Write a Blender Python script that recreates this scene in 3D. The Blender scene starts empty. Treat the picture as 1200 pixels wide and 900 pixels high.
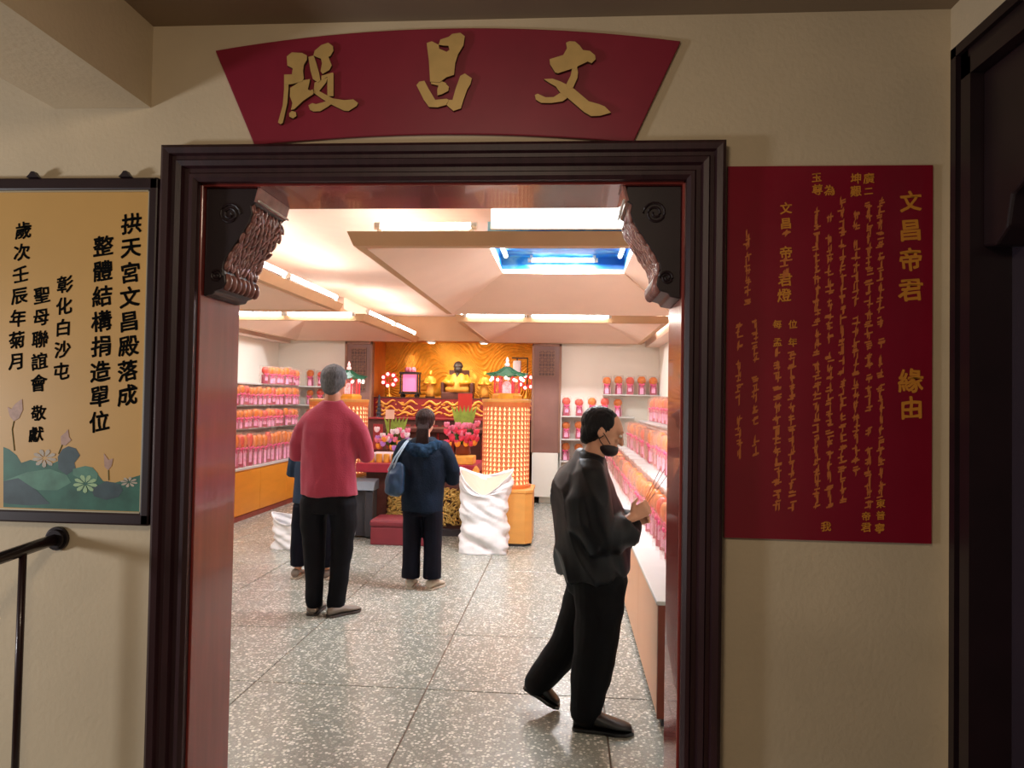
import bpy, bmesh, math, random
import numpy as np
from mathutils import Vector, Matrix, noise
PI = math.pi
random.seed(7)
scn = bpy.context.scene
COL = scn.collection

# ------------------------------------------------------------------ camera, world, lights, exposure
CAM = Vector((0, 0, 1.48))
F = 867.0
ROT = Matrix.Rotation(0.0757, 3, 'Z') @ Matrix.Rotation(PI/2 + 0.0235, 3, 'X') @ Matrix.Rotation(0.0172, 3, 'Z')
cd = bpy.data.cameras.new('camera'); cam = bpy.data.objects.new('camera', cd); COL.objects.link(cam)
cd.sensor_width = 36; cd.lens = 36*F/1200; cd.clip_start = .02; cd.clip_end = 100
cam.matrix_world = Matrix.Translation(CAM) @ ROT.to_4x4()
scn.camera = cam
scn.view_settings.view_transform = 'Standard'; scn.view_settings.look = 'None'
scn.view_settings.exposure = 0.0; scn.view_settings.gamma = 1; scn.view_settings.use_curve_mapping = False
TUBE = 22.0          # fluorescent tube radiance
WELL = 23.0          # watts of the area light added under each ceiling-opening tube
w = bpy.data.worlds.new('world'); scn.world = w; w.use_nodes = True
w.node_tree.nodes['Background'].inputs[0].default_value = (1, .90, .78, 1)
w.node_tree.nodes['Background'].inputs[1].default_value = 0.13
def area_light(name, loc, tgt, size, power, col):
    l = bpy.data.lights.new(name, 'AREA'); l.shape = 'DISK'; l.size = size; l.energy = power; l.color = col
    o = bpy.data.objects.new(name, l); COL.objects.link(o); o.location = loc
    o.rotation_euler = (Vector(tgt)-Vector(loc)).to_track_quat('-Z', 'Y').to_euler()
    return o
area_light('corridor_lamp', (-4.2, .75, 1.25), (-.6, 2.4, 1.0), .45, 46, (.98, .98, 1))
area_light('corridor_ceiling_lamp', (-.4, .3, 2.6), (-.4, 1.6, 0), .5, 17, (1, .80, .58))

def at(x, y, Y=None, X=None, Z=None):
    d = ROT @ Vector(((x-600)/F, -(y-450)/F, -1))
    if Y is not None: t = Y/d.y
    elif X is not None: t = X/d.x
    else: t = (Z-CAM.z)/d.z
    return CAM + d*t

# ------------------------------------------------------------------ materials
def lin(c):
    return tuple(((v/12.92) if v <= .04045 else ((v+.055)/1.055)**2.4) for v in c)
def rgb(r, g, b): return lin((r/255, g/255, b/255))
MATS = {}
def mat(name, col, rough=.5, metal=0, var=0, vscale=8, bump=0, bscale=40, emit=0, stretch=None, coat=0, sheen=0, ecol=None, trans=0):
    m = bpy.data.materials.new(name); m.use_nodes = True; MATS[name] = m
    nt = m.node_tree; N = nt.nodes; L = nt.links; b = N['Principled BSDF']
    b.inputs['Base Color'].default_value = (*col, 1); b.inputs['Roughness'].default_value = rough
    b.inputs['Metallic'].default_value = metal; b.inputs['Coat Weight'].default_value = coat
    b.inputs['Sheen Weight'].default_value = sheen
    if emit:
        b.inputs['Emission Color'].default_value = (*(ecol or col), 1); b.inputs['Emission Strength'].default_value = emit
    tc = N.new('ShaderNodeTexCoord'); src = tc.outputs['Object']
    if stretch:
        mp = N.new('ShaderNodeMapping'); mp.inputs['Scale'].default_value = stretch; L.new(src, mp.inputs[0]); src = mp.outputs[0]
    n = N.new('ShaderNodeTexNoise'); n.inputs['Scale'].default_value = vscale; n.inputs['Detail'].default_value = 5; L.new(src, n.inputs[0])
    if var:
        mx = N.new('ShaderNodeMix'); mx.data_type = 'RGBA'
        mx.inputs[6].default_value = (*[max(0, c*(1-var)) for c in col], 1); mx.inputs[7].default_value = (*[min(1, c*(1+var)) for c in col], 1)
        rp = N.new('ShaderNodeMapRange'); rp.inputs[1].default_value = .3; rp.inputs[2].default_value = .7
        L.new(n.outputs[0], rp.inputs[0]); L.new(rp.outputs[0], mx.inputs[0]); L.new(mx.outputs[2], b.inputs['Base Color'])
    if bump:
        n2 = N.new('ShaderNodeTexNoise'); n2.inputs['Scale'].default_value = bscale; n2.inputs['Detail'].default_value = 4; L.new(src, n2.inputs[0])
        bp = N.new('ShaderNodeBump'); bp.inputs['Strength'].default_value = bump; bp.inputs['Distance'].default_value = .01
        L.new(n2.outputs[0], bp.inputs['Height']); L.new(bp.outputs[0], b.inputs['Normal'])
    return m
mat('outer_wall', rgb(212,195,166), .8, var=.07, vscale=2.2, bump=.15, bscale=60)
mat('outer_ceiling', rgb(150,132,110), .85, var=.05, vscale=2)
mat('inner_wall', rgb(246,242,230), .7, var=.02, vscale=1.5)
mat('inner_ceiling', rgb(238,212,196), .75, var=.02)
mat('coffer', rgb(242,208,184), .7, var=.03, vscale=3)
mat('coffer_lip', rgb(208,166,126), .6, var=.04, vscale=5)
mat('dark_wood', rgb(50,24,30), .46, var=.30, vscale=5, stretch=(6,6,.7), coat=.0, bump=.05)
mat('jamb_wood', rgb(132,50,44), .22, var=.15, vscale=4, stretch=(5,5,.6), coat=.3)
mat('black_wood', rgb(34,18,24), .45, var=.2)
mat('carved', rgb(150,104,98), .25, var=.3, vscale=30, coat=.2)  # colour lightened so the carving's highlights look stronger
mat('sign_red', rgb(136,24,50), .45, var=.08, vscale=6)
mat('poster_red', rgb(136,16,42), .28, var=.08, vscale=4, bump=.03, bscale=8)
mat('gold_face', rgb(206,172,108), .42, metal=.25, var=.08, vscale=20)
mat('gold_edge', rgb(84,60,30), .5, metal=.3)
mat('gold_print', rgb(216,142,50), .45)
mat('gold_faded', rgb(206,116,58), .5)
mat('panel_gold', rgb(208,164,96), .42, var=.05, vscale=3)
mat('ink', rgb(16,16,16), .95)
MATS['ink'].node_tree.nodes['Principled BSDF'].inputs['Specular IOR Level'].default_value = .05
mat('rail_metal', rgb(40,16,20), .35, metal=.3, coat=.3)
mat('flange', rgb(58,52,54), .35, metal=.7)
mat('cab_orange', rgb(232,150,50), .35, var=.05, vscale=3, stretch=(1,1,5))
mat('counter_peach', rgb(222,164,122), .4, var=.03, vscale=3)
mat('white_shelf', rgb(206,204,200), .4, var=.03)
mat('brown_trim', rgb(120,52,30), .45, var=.1)
mat('kick', rgb(150,70,56), .6, var=.15)
mat('tube', (1,1,1), .5, emit=TUBE, ecol=(.98,1,.97))
mat('tube_well', (1,1,1), .5, emit=5, ecol=(1,.98,.94))
mat('tube_wide', (1,1,1), .5, emit=5, ecol=(.97,1,.96))
mat('downlight', (1,1,1), .5, emit=6, ecol=(1,.93,.8))
mat('white_metal', rgb(225,222,215), .4, var=.02)
mat('lattice_wood', rgb(148,108,88), .5, var=.15, vscale=6, stretch=(3,3,.5))
mat('lattice_dark', rgb(92,66,62), .6, var=.2)
mat('column_panel', rgb(136,98,88), .35, var=.15, vscale=3, coat=.3)
mat('alcove', rgb(226,140,66), .5, var=.08)
mat('altar_red', rgb(150,40,42), .5, var=.2, vscale=12)
mat('altar_brown', rgb(92,50,42), .5, var=.25, vscale=10)
mat('table_red', rgb(164,34,58), .45, var=.08)
mat('gold', rgb(240,172,60), .36, metal=.3, var=.15, vscale=14)
mat('gold_soft', rgb(236,168,70), .5, metal=.1, var=.15, vscale=14)
mat('straw_gold', rgb(196,158,84), .55, metal=.2, var=.25, vscale=25)
mat('cloth_red', rgb(205,40,40), .6)
mat('paper_red', rgb(228,62,52), .6, var=.04)
mat('face_dark', rgb(44,34,34), .5)
mat('green_roof', rgb(40,120,88), .4, var=.2, vscale=30)
mat('lantern_pink', rgb(240,150,200), .4, emit=.5, ecol=rgb(250,120,190))
mat('lantern_red', rgb(226,56,72), .35, emit=.35, ecol=rgb(240,60,70))
mat('bulb_white', (1,.9,.85), .4, emit=2.2, ecol=(1,.82,.75))
mat('bulb_pink', (1,.6,.6), .4, emit=1.2, ecol=(1,.45,.45))
mat('niche_glow', (1,.7,.4), .4, emit=1.0, ecol=(1,.62,.28))
mat('niche_back', rgb(206,104,44), .5, emit=.08, ecol=(1,.45,.12))  # faint emission paints the figures' lamplight onto the tower core
mat('niche_rib', rgb(228,142,96), .4, var=.05)
mat('box_wood', rgb(226,162,84), .4, var=.06, vscale=4, stretch=(1,1,3))
mat('cushion_red', rgb(120,36,46), .6, var=.06)
mat('grey_metal', rgb(104,112,122), .4, metal=.4, var=.06)
mat('dark_grey', rgb(50,48,54), .5, var=.1)
mat('sack_white', rgb(236,234,236), .55, var=.03, vscale=20, bump=.35, bscale=14)
mat('sack_inner', rgb(240,196,176), .6)
mat('leaf', rgb(66,120,50), .5, var=.25, vscale=20)
mat('leaf_light', rgb(150,180,70), .5, var=.2, vscale=20)
mat('bloom_red', rgb(226,60,92), .5, var=.15, vscale=30)
mat('bloom_pink', rgb(236,128,160), .5, var=.12, vscale=30)
mat('bloom_orange', rgb(246,160,50), .5, var=.12, vscale=30)
mat('bloom_white', rgb(240,225,235), .5, var=.05, vscale=30)
mat('bloom_violet', rgb(190,130,220), .5, var=.1, vscale=30)
mat('sprig_orange', rgb(232,128,44), .5, var=.2, vscale=25)
mat('pouch_orange', rgb(228,122,24), .45, var=.16, vscale=22)
mat('pouch_red', rgb(226,78,60), .45, var=.15, vscale=22)
mat('ribbon_pink', rgb(232,56,130), .45)
mat('slip_pink', rgb(248,176,218), .55)
mat('slip_red', rgb(140,26,66), .55)
mat('cyl_red', rgb(170,48,84), .5, var=.08)
mat('skin', rgb(206,150,120), .5, var=.04, vscale=20)
mat('skin_warm', rgb(196,132,104), .5, var=.05, vscale=20)
mat('hair_grey', rgb(96,96,100), .5, var=.45, vscale=30, stretch=(6,6,1.2), bump=.5, bscale=60)
mat('hair_black', rgb(22,20,23), .42, var=.4, vscale=30, stretch=(6,6,1.5), bump=.5, bscale=60)
mat('hair_brown', rgb(40,24,22), .42, var=.5, vscale=22, stretch=(8,8,.8), bump=.5, bscale=60)
mat('shirt_red', rgb(166,60,82), .8, var=.05, vscale=10, bump=.3, bscale=120, sheen=.2)
mat('trouser_black', rgb(12,12,19), .75, var=.2, vscale=8)
mat('trouser_navy', rgb(12,13,26), .75, var=.2, vscale=8)
mat('jacket_navy', rgb(14,27,44), .7, var=.15, vscale=8, bump=.3, bscale=90)
mat('hood_blue', rgb(24,46,68), .85, var=.25, vscale=26, bump=.5, bscale=70)
mat('jacket_slate', rgb(42,56,76), .7, var=.12, vscale=8)
mat('jacket_black', rgb(6,10,18), .50, var=.25, vscale=6)
mat('trouser_dark', rgb(9,9,13), .7, var=.2)
mat('shoe_grey', rgb(128,116,106), .6, var=.08)
mat('shoe_beige', rgb(188,176,160), .6, var=.06)
mat('shoe_black', rgb(14,13,16), .3, coat=.3)
mat('sole', rgb(60,50,46), .7)
mat('mask_black', rgb(26,14,20), .6)
mat('eye_white', rgb(225,220,212), .3)
mat('eye_dark', rgb(30,20,16), .3)
mat('lips', rgb(160,88,80), .5)
mat('bag_blue', rgb(30,58,86), .4, var=.2, vscale=10, coat=.2)
mat('bag_pale', rgb(150,172,190), .45, var=.1)
mat('incense', rgb(84,46,34), .6)
mat('lotus_a', rgb(52,104,88), .5, var=.3, vscale=14)
mat('lotus_b', rgb(84,132,112), .5, var=.3, vscale=16)
mat('lotus_c', rgb(58,78,84), .5, var=.3, vscale=18)
mat('lotus_petal', rgb(186,174,158), .5, var=.12, vscale=60)
mat('lotus_green', rgb(164,196,150), .5, var=.1, vscale=60)
mat('lotus_pink', rgb(184,148,132), .5, var=.15, vscale=60)
mat('lotus_stem', rgb(120,120,80), .5)
mat('frame_wood', rgb(40,20,24), .4, var=.2, coat=.1)
mat('frame_edge', rgb(206,196,170), .3, metal=.4)
mat('door_panel', rgb(58,48,58), .25, var=.08, vscale=3, coat=.2)

MATS['jacket_black'].node_tree.nodes['Principled BSDF'].inputs['Specular IOR Level'].default_value = .3
for k in ('hair_black','hair_brown','hair_grey','trouser_black','trouser_navy','trouser_dark','jacket_navy','hood_blue','jacket_slate','shirt_red'): MATS[k].node_tree.nodes['Principled BSDF'].inputs['Specular IOR Level'].default_value = .15
def film_mat(name, col, alpha):
    m = bpy.data.materials.new(name); m.use_nodes = True; MATS[name] = m
    N = m.node_tree.nodes; L = m.node_tree.links; b = N['Principled BSDF']
    b.inputs['Base Color'].default_value = (*col, 1); b.inputs['Roughness'].default_value = .25
    t = N.new('ShaderNodeBsdfTransparent'); mx = N.new('ShaderNodeMixShader')
    n = N.new('ShaderNodeTexNoise'); n.inputs['Scale'].default_value = 25
    tc = N.new('ShaderNodeTexCoord'); L.new(tc.outputs['Object'], n.inputs[0])
    mr = N.new('ShaderNodeMapRange'); mr.inputs[1].default_value = .35; mr.inputs[2].default_value = .7
    mr.inputs[3].default_value = alpha*.5; mr.inputs[4].default_value = alpha*1.6
    L.new(n.outputs[0], mr.inputs[0]); L.new(mr.outputs[0], mx.inputs[0])
    L.new(t.outputs[0], mx.inputs[1]); L.new(b.outputs[0], mx.inputs[2]); L.new(mx.outputs[0], N['Material Output'].inputs[0])
film_mat('cellophane', rgb(250,200,180), .12)
film_mat('lantern_glass', rgb(240,120,120), .35)

def terrazzo():
    m = bpy.data.materials.new('terrazzo'); m.use_nodes = True; MATS['terrazzo'] = m
    N = m.node_tree.nodes; L = m.node_tree.links; b = N['Principled BSDF']
    tc = N.new('ShaderNodeTexCoord'); oi = N.new('ShaderNodeObjectInfo')
    va = N.new('ShaderNodeVectorMath'); va.operation = 'ADD'
    sc = N.new('ShaderNodeVectorMath'); sc.operation = 'SCALE'; sc.inputs[3].default_value = 37
    cb = N.new('ShaderNodeCombineXYZ'); L.new(oi.outputs['Random'], cb.inputs[0]); L.new(oi.outputs['Random'], cb.inputs[1])
    L.new(cb.outputs[0], sc.inputs[0]); L.new(tc.outputs['Object'], va.inputs[0]); L.new(sc.outputs[0], va.inputs[1])
    def layer(scale, thr, prev, ca, cb_):
        v = N.new('ShaderNodeTexVoronoi'); v.inputs['Scale'].default_value = scale; v.inputs['Randomness'].default_value = 1; L.new(va.outputs[0], v.inputs[0])
        r = N.new('ShaderNodeMapRange'); r.inputs[1].default_value = thr; r.inputs[2].default_value = thr-.06; L.new(v.outputs['Distance'], r.inputs[0])
        sx = N.new('ShaderNodeSeparateColor'); L.new(v.outputs['Color'], sx.inputs[0])
        cr = N.new('ShaderNodeValToRGB'); cr.color_ramp.elements[0].color = (*ca, 1); cr.color_ramp.elements[1].color = (*cb_, 1); L.new(sx.outputs[0], cr.inputs[0])
        g = N.new('ShaderNodeMath'); g.operation = 'GREATER_THAN'; g.inputs[1].default_value = .35; L.new(sx.outputs[1], g.inputs[0])
        mu = N.new('ShaderNodeMath'); mu.operation = 'MULTIPLY'; L.new(r.outputs[0], mu.inputs[0]); L.new(g.outputs[0], mu.inputs[1])
        mx = N.new('ShaderNodeMix'); mx.data_type = 'RGBA'; L.new(mu.outputs[0], mx.inputs[0]); L.new(prev, mx.inputs[6]); L.new(cr.outputs[0], mx.inputs[7])
        return mx.outputs[2]
    base = N.new('ShaderNodeRGB'); base.outputs[0].default_value = (*rgb(142,144,136), 1)
    o1 = layer(120, .5, base.outputs[0], rgb(118,122,112), rgb(182,182,170))
    o2 = layer(62, .46, o1, rgb(170,172,158), rgb(242,240,230))
    L.new(o2, b.inputs['Base Color'])
    b.inputs['Roughness'].default_value = .24; b.inputs['Specular IOR Level'].default_value = .55
    n = N.new('ShaderNodeTexNoise'); n.inputs['Scale'].default_value = 12; L.new(tc.outputs['Object'], n.inputs[0])
    mr = N.new('ShaderNodeMapRange'); mr.inputs[3].default_value = .16; mr.inputs[4].default_value = .34; L.new(n.outputs[0], mr.inputs[0]); L.new(mr.outputs[0], b.inputs['Roughness'])
terrazzo()
mat('grout', rgb(112,92,76), .8)

def sky_panel():
    m = bpy.data.materials.new('painted_sky'); m.use_nodes = True; MATS['painted_sky'] = m
    N = m.node_tree.nodes; L = m.node_tree.links; b = N['Principled BSDF']
    tc = N.new('ShaderNodeTexCoord'); mp = N.new('ShaderNodeMapping'); mp.inputs['Scale'].default_value = (1, 2.2, 1)
    n = N.new('ShaderNodeTexNoise'); n.inputs['Scale'].default_value = 4; n.inputs['Detail'].default_value = 6
    L.new(tc.outputs['Object'], mp.inputs[0]); L.new(mp.outputs[0], n.inputs[0])
    cr = N.new('ShaderNodeValToRGB'); e = cr.color_ramp.elements
    e[0].position = .45; e[0].color = (*rgb(0,104,190), 1); e[1].position = .66; e[1].color = (*rgb(150,205,220), 1)
    e2 = e.new(.54); e2.color = (*rgb(0,140,210), 1)
    L.new(n.outputs[0], cr.inputs[0]); L.new(cr.outputs[0], b.inputs['Base Color']); b.inputs['Roughness'].default_value = .5
sky_panel()

# ------------------------------------------------------------------ object helpers
def tag(o, label=None, cat=None, group=None, kind=None):
    if label: o['label'] = label
    if cat: o['category'] = cat
    if group: o['group'] = group
    if kind: o['kind'] = kind
    return o
def thing(name, loc, label, cat, group=None, rz=0):
    o = bpy.data.objects.new(name, None); COL.objects.link(o); o.location = loc; o.rotation_euler = (0, 0, rz)
    o.empty_display_size = .1
    return tag(o, label, cat, group)
def origin(p):
    v = Vector((0, 0, 0))
    while p is not None: v = v + p.location; p = p.parent
    return v
def link(name, me, m, parent=None, world=True, smooth=False, kind=None):
    if m: me.materials.append(MATS[m])
    if smooth:
        me.shade_smooth()
    o = bpy.data.objects.new(name, me); COL.objects.link(o)
    if parent is not None:
        if world: me.transform(Matrix.Translation(-origin(parent)))
        o.parent = parent
    if kind: o['kind'] = kind
    return o
def center_obj(o):
    """put a top-level mesh's origin at its base centre"""
    me = o.data; c = [v.co for v in me.vertices]
    mn = Vector([min(v[i] for v in c) for i in range(3)]); mx = Vector([max(v[i] for v in c) for i in range(3)])
    p = Vector(((mn.x+mx.x)/2, (mn.y+mx.y)/2, mn.z)); me.transform(Matrix.Translation(-p)); o.location = p
    return o

class MB:
    def __init__(s): s.v = []; s.f = []
    def add(s, vs, fs):
        n = len(s.v); s.v += [tuple(v) for v in vs]; s.f += [tuple(i+n for i in f) for f in fs]; return s
    def box(s, c, d, rz=0, rot=None):
        R = rot or Matrix.Rotation(rz, 3, 'Z'); c = Vector(c)
        vs = [c + R @ Vector((x*d[0]/2, y*d[1]/2, z*d[2]/2)) for x in (-1,1) for y in (-1,1) for z in (-1,1)]
        return s.add(vs, [(0,1,3,2),(4,6,7,5),(0,4,5,1),(2,3,7,6),(0,2,6,4),(1,5,7,3)])
    def bb(s, x0, x1, y0, y1, z0, z1): return s.box(((x0+x1)/2,(y0+y1)/2,(z0+z1)/2), (abs(x1-x0),abs(y1-y0),abs(z1-z0)))
    def rings(s, rings, close=True, cap=True):
        n = len(rings[0]); vs = [v for r in rings for v in r]; fs = []
        for i in range(len(rings)-1):
            for j in range(n if close else n-1):
                k = (j+1) % n; fs.append((i*n+j, i*n+k, (i+1)*n+k, (i+1)*n+j))
        if cap: fs.append(tuple(range(n-1,-1,-1))); fs.append(tuple((len(rings)-1)*n+j for j in range(n)))
        return s.add(vs, fs)
    def tube(s, path, r, n=8, r2=None):
        path = [Vector(p) for p in path]; R = []
        for i, p in enumerate(path):
            t = (path[min(i+1, len(path)-1)]-path[max(i-1, 0)]).normalized()
            a = t.cross(Vector((0,0,1)) if abs(t.z) < .9 else Vector((1,0,0))).normalized(); b = t.cross(a)
            rr = r[i] if isinstance(r, (list, tuple)) else (r if r2 is None else r+(r2-r)*i/(len(path)-1))
            R.append([p + (a*math.cos(2*PI*k/n)+b*math.sin(2*PI*k/n))*rr for k in range(n)])
        return s.rings(R)
    def lathe(s, prof, c=(0,0,0), n=16, sx=1, sy=1):
        c = Vector(c)
        return s.rings([[c+Vector((r*sx*math.cos(2*PI*k/n), r*sy*math.sin(2*PI*k/n), z)) for k in range(n)] for r, z in prof])
    def ball(s, c, r, n=10, m=6, rot=None):
        r = r if isinstance(r, (tuple, list)) else (r, r, r); c = Vector(c); R = rot or Matrix.Identity(3)
        rings = []
        for i in range(m+1):
            a = -PI/2 + PI*i/m; q = max(math.cos(a), .02)
            rings.append([c + R @ Vector((r[0]*q*math.cos(2*PI*k/n), r[1]*q*math.sin(2*PI*k/n), r[2]*math.sin(a))) for k in range(n)])
        return s.rings(rings)
    def prism(s, poly, off):
        n = len(poly); p = [Vector(v) for v in poly]; off = Vector(off)
        return s.add(p+[v+off for v in p], [tuple(range(n)), tuple(range(2*n-1, n-1, -1))] + [(i, i+n, (i+1) % n+n, (i+1) % n) for i in range(n)])
    def me(s, name):
        m = bpy.data.meshes.new(name); m.from_pydata(s.v, [], s.f)
        b = bmesh.new(); b.from_mesh(m); bmesh.ops.recalc_face_normals(b, faces=b.faces); b.to_mesh(m); b.free(); return m
    def build(s, name, m, parent=None, smooth=False, kind=None, world=True, bevel=0):
        o = link(name, s.me(name), m, parent, world, smooth, kind)
        if bevel:
            bv = o.modifiers.new('bevel', 'BEVEL'); bv.width = bevel; bv.segments = 2; bv.limit_method = 'ANGLE'
        return o
def struct(o): o['kind'] = 'structure'; return o
def copy_tree(o, parent=None):
    c = o.copy(); COL.objects.link(c); c.parent = parent
    for ch in o.children: copy_tree(ch, c)
    return c

# ------------------------------------------------------------------ the setting
XL, XR, YB = -4.38, 1.31, 10.9        # hall walls
ZC = 2.72                              # hall ceiling
W0, W1 = 2.4, 2.68                     # door wall
DL, DR, DT = -1.25, .37, 2.2           # door opening
b = MB(); b.bb(-4.6, DL, W0, W1, 0, 2.9); b.bb(DR, 1.6, W0, W1, 0, 2.9); b.bb(DL, DR, W0, W1, DT, 2.9)
wf = struct(b.build('wall_front', 'outer_wall'))
wf.data.materials.append(MATS['inner_wall'])
for p in wf.data.polygons:
    if p.normal.y > .5: p.material_index = 1
struct(MB().bb(XL-.15, XL, W1, 12.2, 0, 2.9).build('wall_left', 'inner_wall'))
struct(MB().bb(XR, XR+.15, W1, 12.2, 0, 2.9).build('wall_right', 'inner_wall'))
AX0, AX1, AY = -3.0, -.40, 11.95       # altar recess
for q in ((XL,AX0,0,2.9),(AX1,XR,0,2.9),(AX0,AX1,2.38,2.9)): struct(MB().bb(q[0],q[1],YB,YB+.12,q[2],q[3]).build('wall_back', 'inner_wall'))
for q in ((AX0-.1,AX0,YB+.12,AY+.2,0,2.6),(AX1,AX1+.1,YB+.12,AY+.2,0,2.6),(AX0,AX1,AY+.08,AY+.2,0,2.6),(AX0,AX1,YB+.12,AY+.08,2.42,2.6)): struct(MB().bb(*q).build('wall_altar', 'alcove'))
# corridor
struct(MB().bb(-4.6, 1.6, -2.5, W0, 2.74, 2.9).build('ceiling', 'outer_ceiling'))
bx0, bx1 = at(65,128,Y=2.4).x, at(177,128,Y=2.4).x
struct(MB().bb(bx0, bx1, -2.5, W0, 2.46, 2.74).build('trim_1', 'outer_wall'))
SX = 1.185
sd0 = 2.30                             # far jamb of the side doorway
b = MB(); b.bb(SX, SX+.2, sd0, W0, 0, 2.74); b.bb(SX, SX+.2, .9, sd0, 2.50, 2.74); b.bb(SX, SX+.2, -2.5, .9, 0, 2.74)
struct(b.build('wall_side', 'outer_wall'))
# side doorway: casing, corner bracket, closed leaf
dside = thing('door_2', (SX, 1.6, 0), None, None); dside['kind'] = 'structure'
b = MB()
for d0, d1, h in ((0,.03,.05),(.03,.07,.035),(.07,.12,.055)):
    b.bb(SX-h, SX+.2, sd0-d1, sd0-d0, 0, 2.56-d0); b.bb(SX-h, SX+.2, .9, sd0-d0, 2.56-d1, 2.56-d0)
b.build('door_casing', 'black_wood', dside)
b = MB(); b.bb(SX+.06, SX+.1, .9, sd0-.1, 0, 2.44); b.build('door_leaf', 'door_panel', dside)
b = MB()
prof = [(2.18,2.44),(1.72,2.44),(1.74,2.36),(1.83,2.32),(1.84,2.24),(1.93,2.19),(1.95,2.09),(2.04,2.05),(2.06,1.97),(2.12,1.93),(2.18,1.94)]
b.prism([(SX-.02, y, z) for y, z in prof], (.16,0,0)); b.build('corner_bracket', 'black_wood', dside, bevel=.008)

# floor: terrazzo tiles on a grout bed
fl = struct(MB().bb(-4.6, 1.6, -2.5, 12.2, -.1, -.006).build('floor', 'grout'))
T = .8985
tb = MB(); h = T/2-.0035
tb.rings([[(x, y, z) for x, y in ((-q,-q),(q,-q),(q,q),(-q,q))] for q, z in ((h,-.02),(h,-.002),(h-.002,0))])
tm = tb.me('tile'); tm.materials.append(MATS['terrazzo'])
x0t, y0t = -.70, 3.78
for i in range(-5, 3):
    for j in range(-2, 9):
        o = bpy.data.objects.new('floor_tile', tm); COL.objects.link(o); o.parent = fl
        o.location = (x0t+(i+.5)*T, y0t+(j+.5)*T, random.uniform(-.0006, 0)); o.rotation_euler = (0, 0, random.choice((0,1,2,3))*PI/2)
# skirting at the back, beams along side walls
struct(MB().bb(AX1+.3, XR, YB-.02, YB, 0, .1).build('baseboard_back', 'kick'))
struct(MB().bb(1.12, XR, W1, YB, 2.30, ZC).build('trim_2', 'inner_ceiling'))
struct(MB().bb(XL, -4.2, W1, YB, 2.30, ZC).build('trim_3', 'inner_ceiling'))

# ---------- the door frame (moulded casing, linings)
door = thing('door_1', ((DL+DR)/2, W0, 0), None, None); door['kind'] = 'structure'
def casing(mb, L, R, Tp, prof, y):
    rings = []
    for (d, hh) in prof:
        rings.append([(L-d, y-hh, 0), (L-d, y-hh, Tp+d), (R+d, y-hh, Tp+d), (R+d, y-hh, 0)])
    for i in range(len(rings)):
        a, c = rings[i], rings[(i+1) % len(rings)]
        for k in range(3): mb.add([a[k], a[k+1], c[k+1], c[k]], [(0,1,2,3)])
    for k in (0, 3): mb.add([r[k] for r in rings], [tuple(range(len(rings)))])
prof = [(-.004,0),(-.004,.030),(.008,.040),(.020,.040),(.026,.030),(.040,.030),(.046,.044),(.062,.050),(.068,.040),(.080,.040),(.086,.052),(.104,.056),(.115,.048),(.115,0)]
b = MB(); casing(b, DL, DR, DT, prof, W0); b.build('door_casing', 'dark_wood', door)
t_ = .012
MB().bb(DL-.001, DL+t_, W0-.005, W1+.015, 0, DT).build('jamb_lining', 'jamb_wood', door, bevel=.003)
MB().bb(DR-t_, DR+.001, W0-.005, W1+.015, 0, DT).build('jamb_lining', 'jamb_wood', door, bevel=.003)
MB().bb(DL, DR, W0-.005, W1+.015, DT-t_, DT+.001).build('head_lining', 'jamb_wood', door, bevel=.003)
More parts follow.
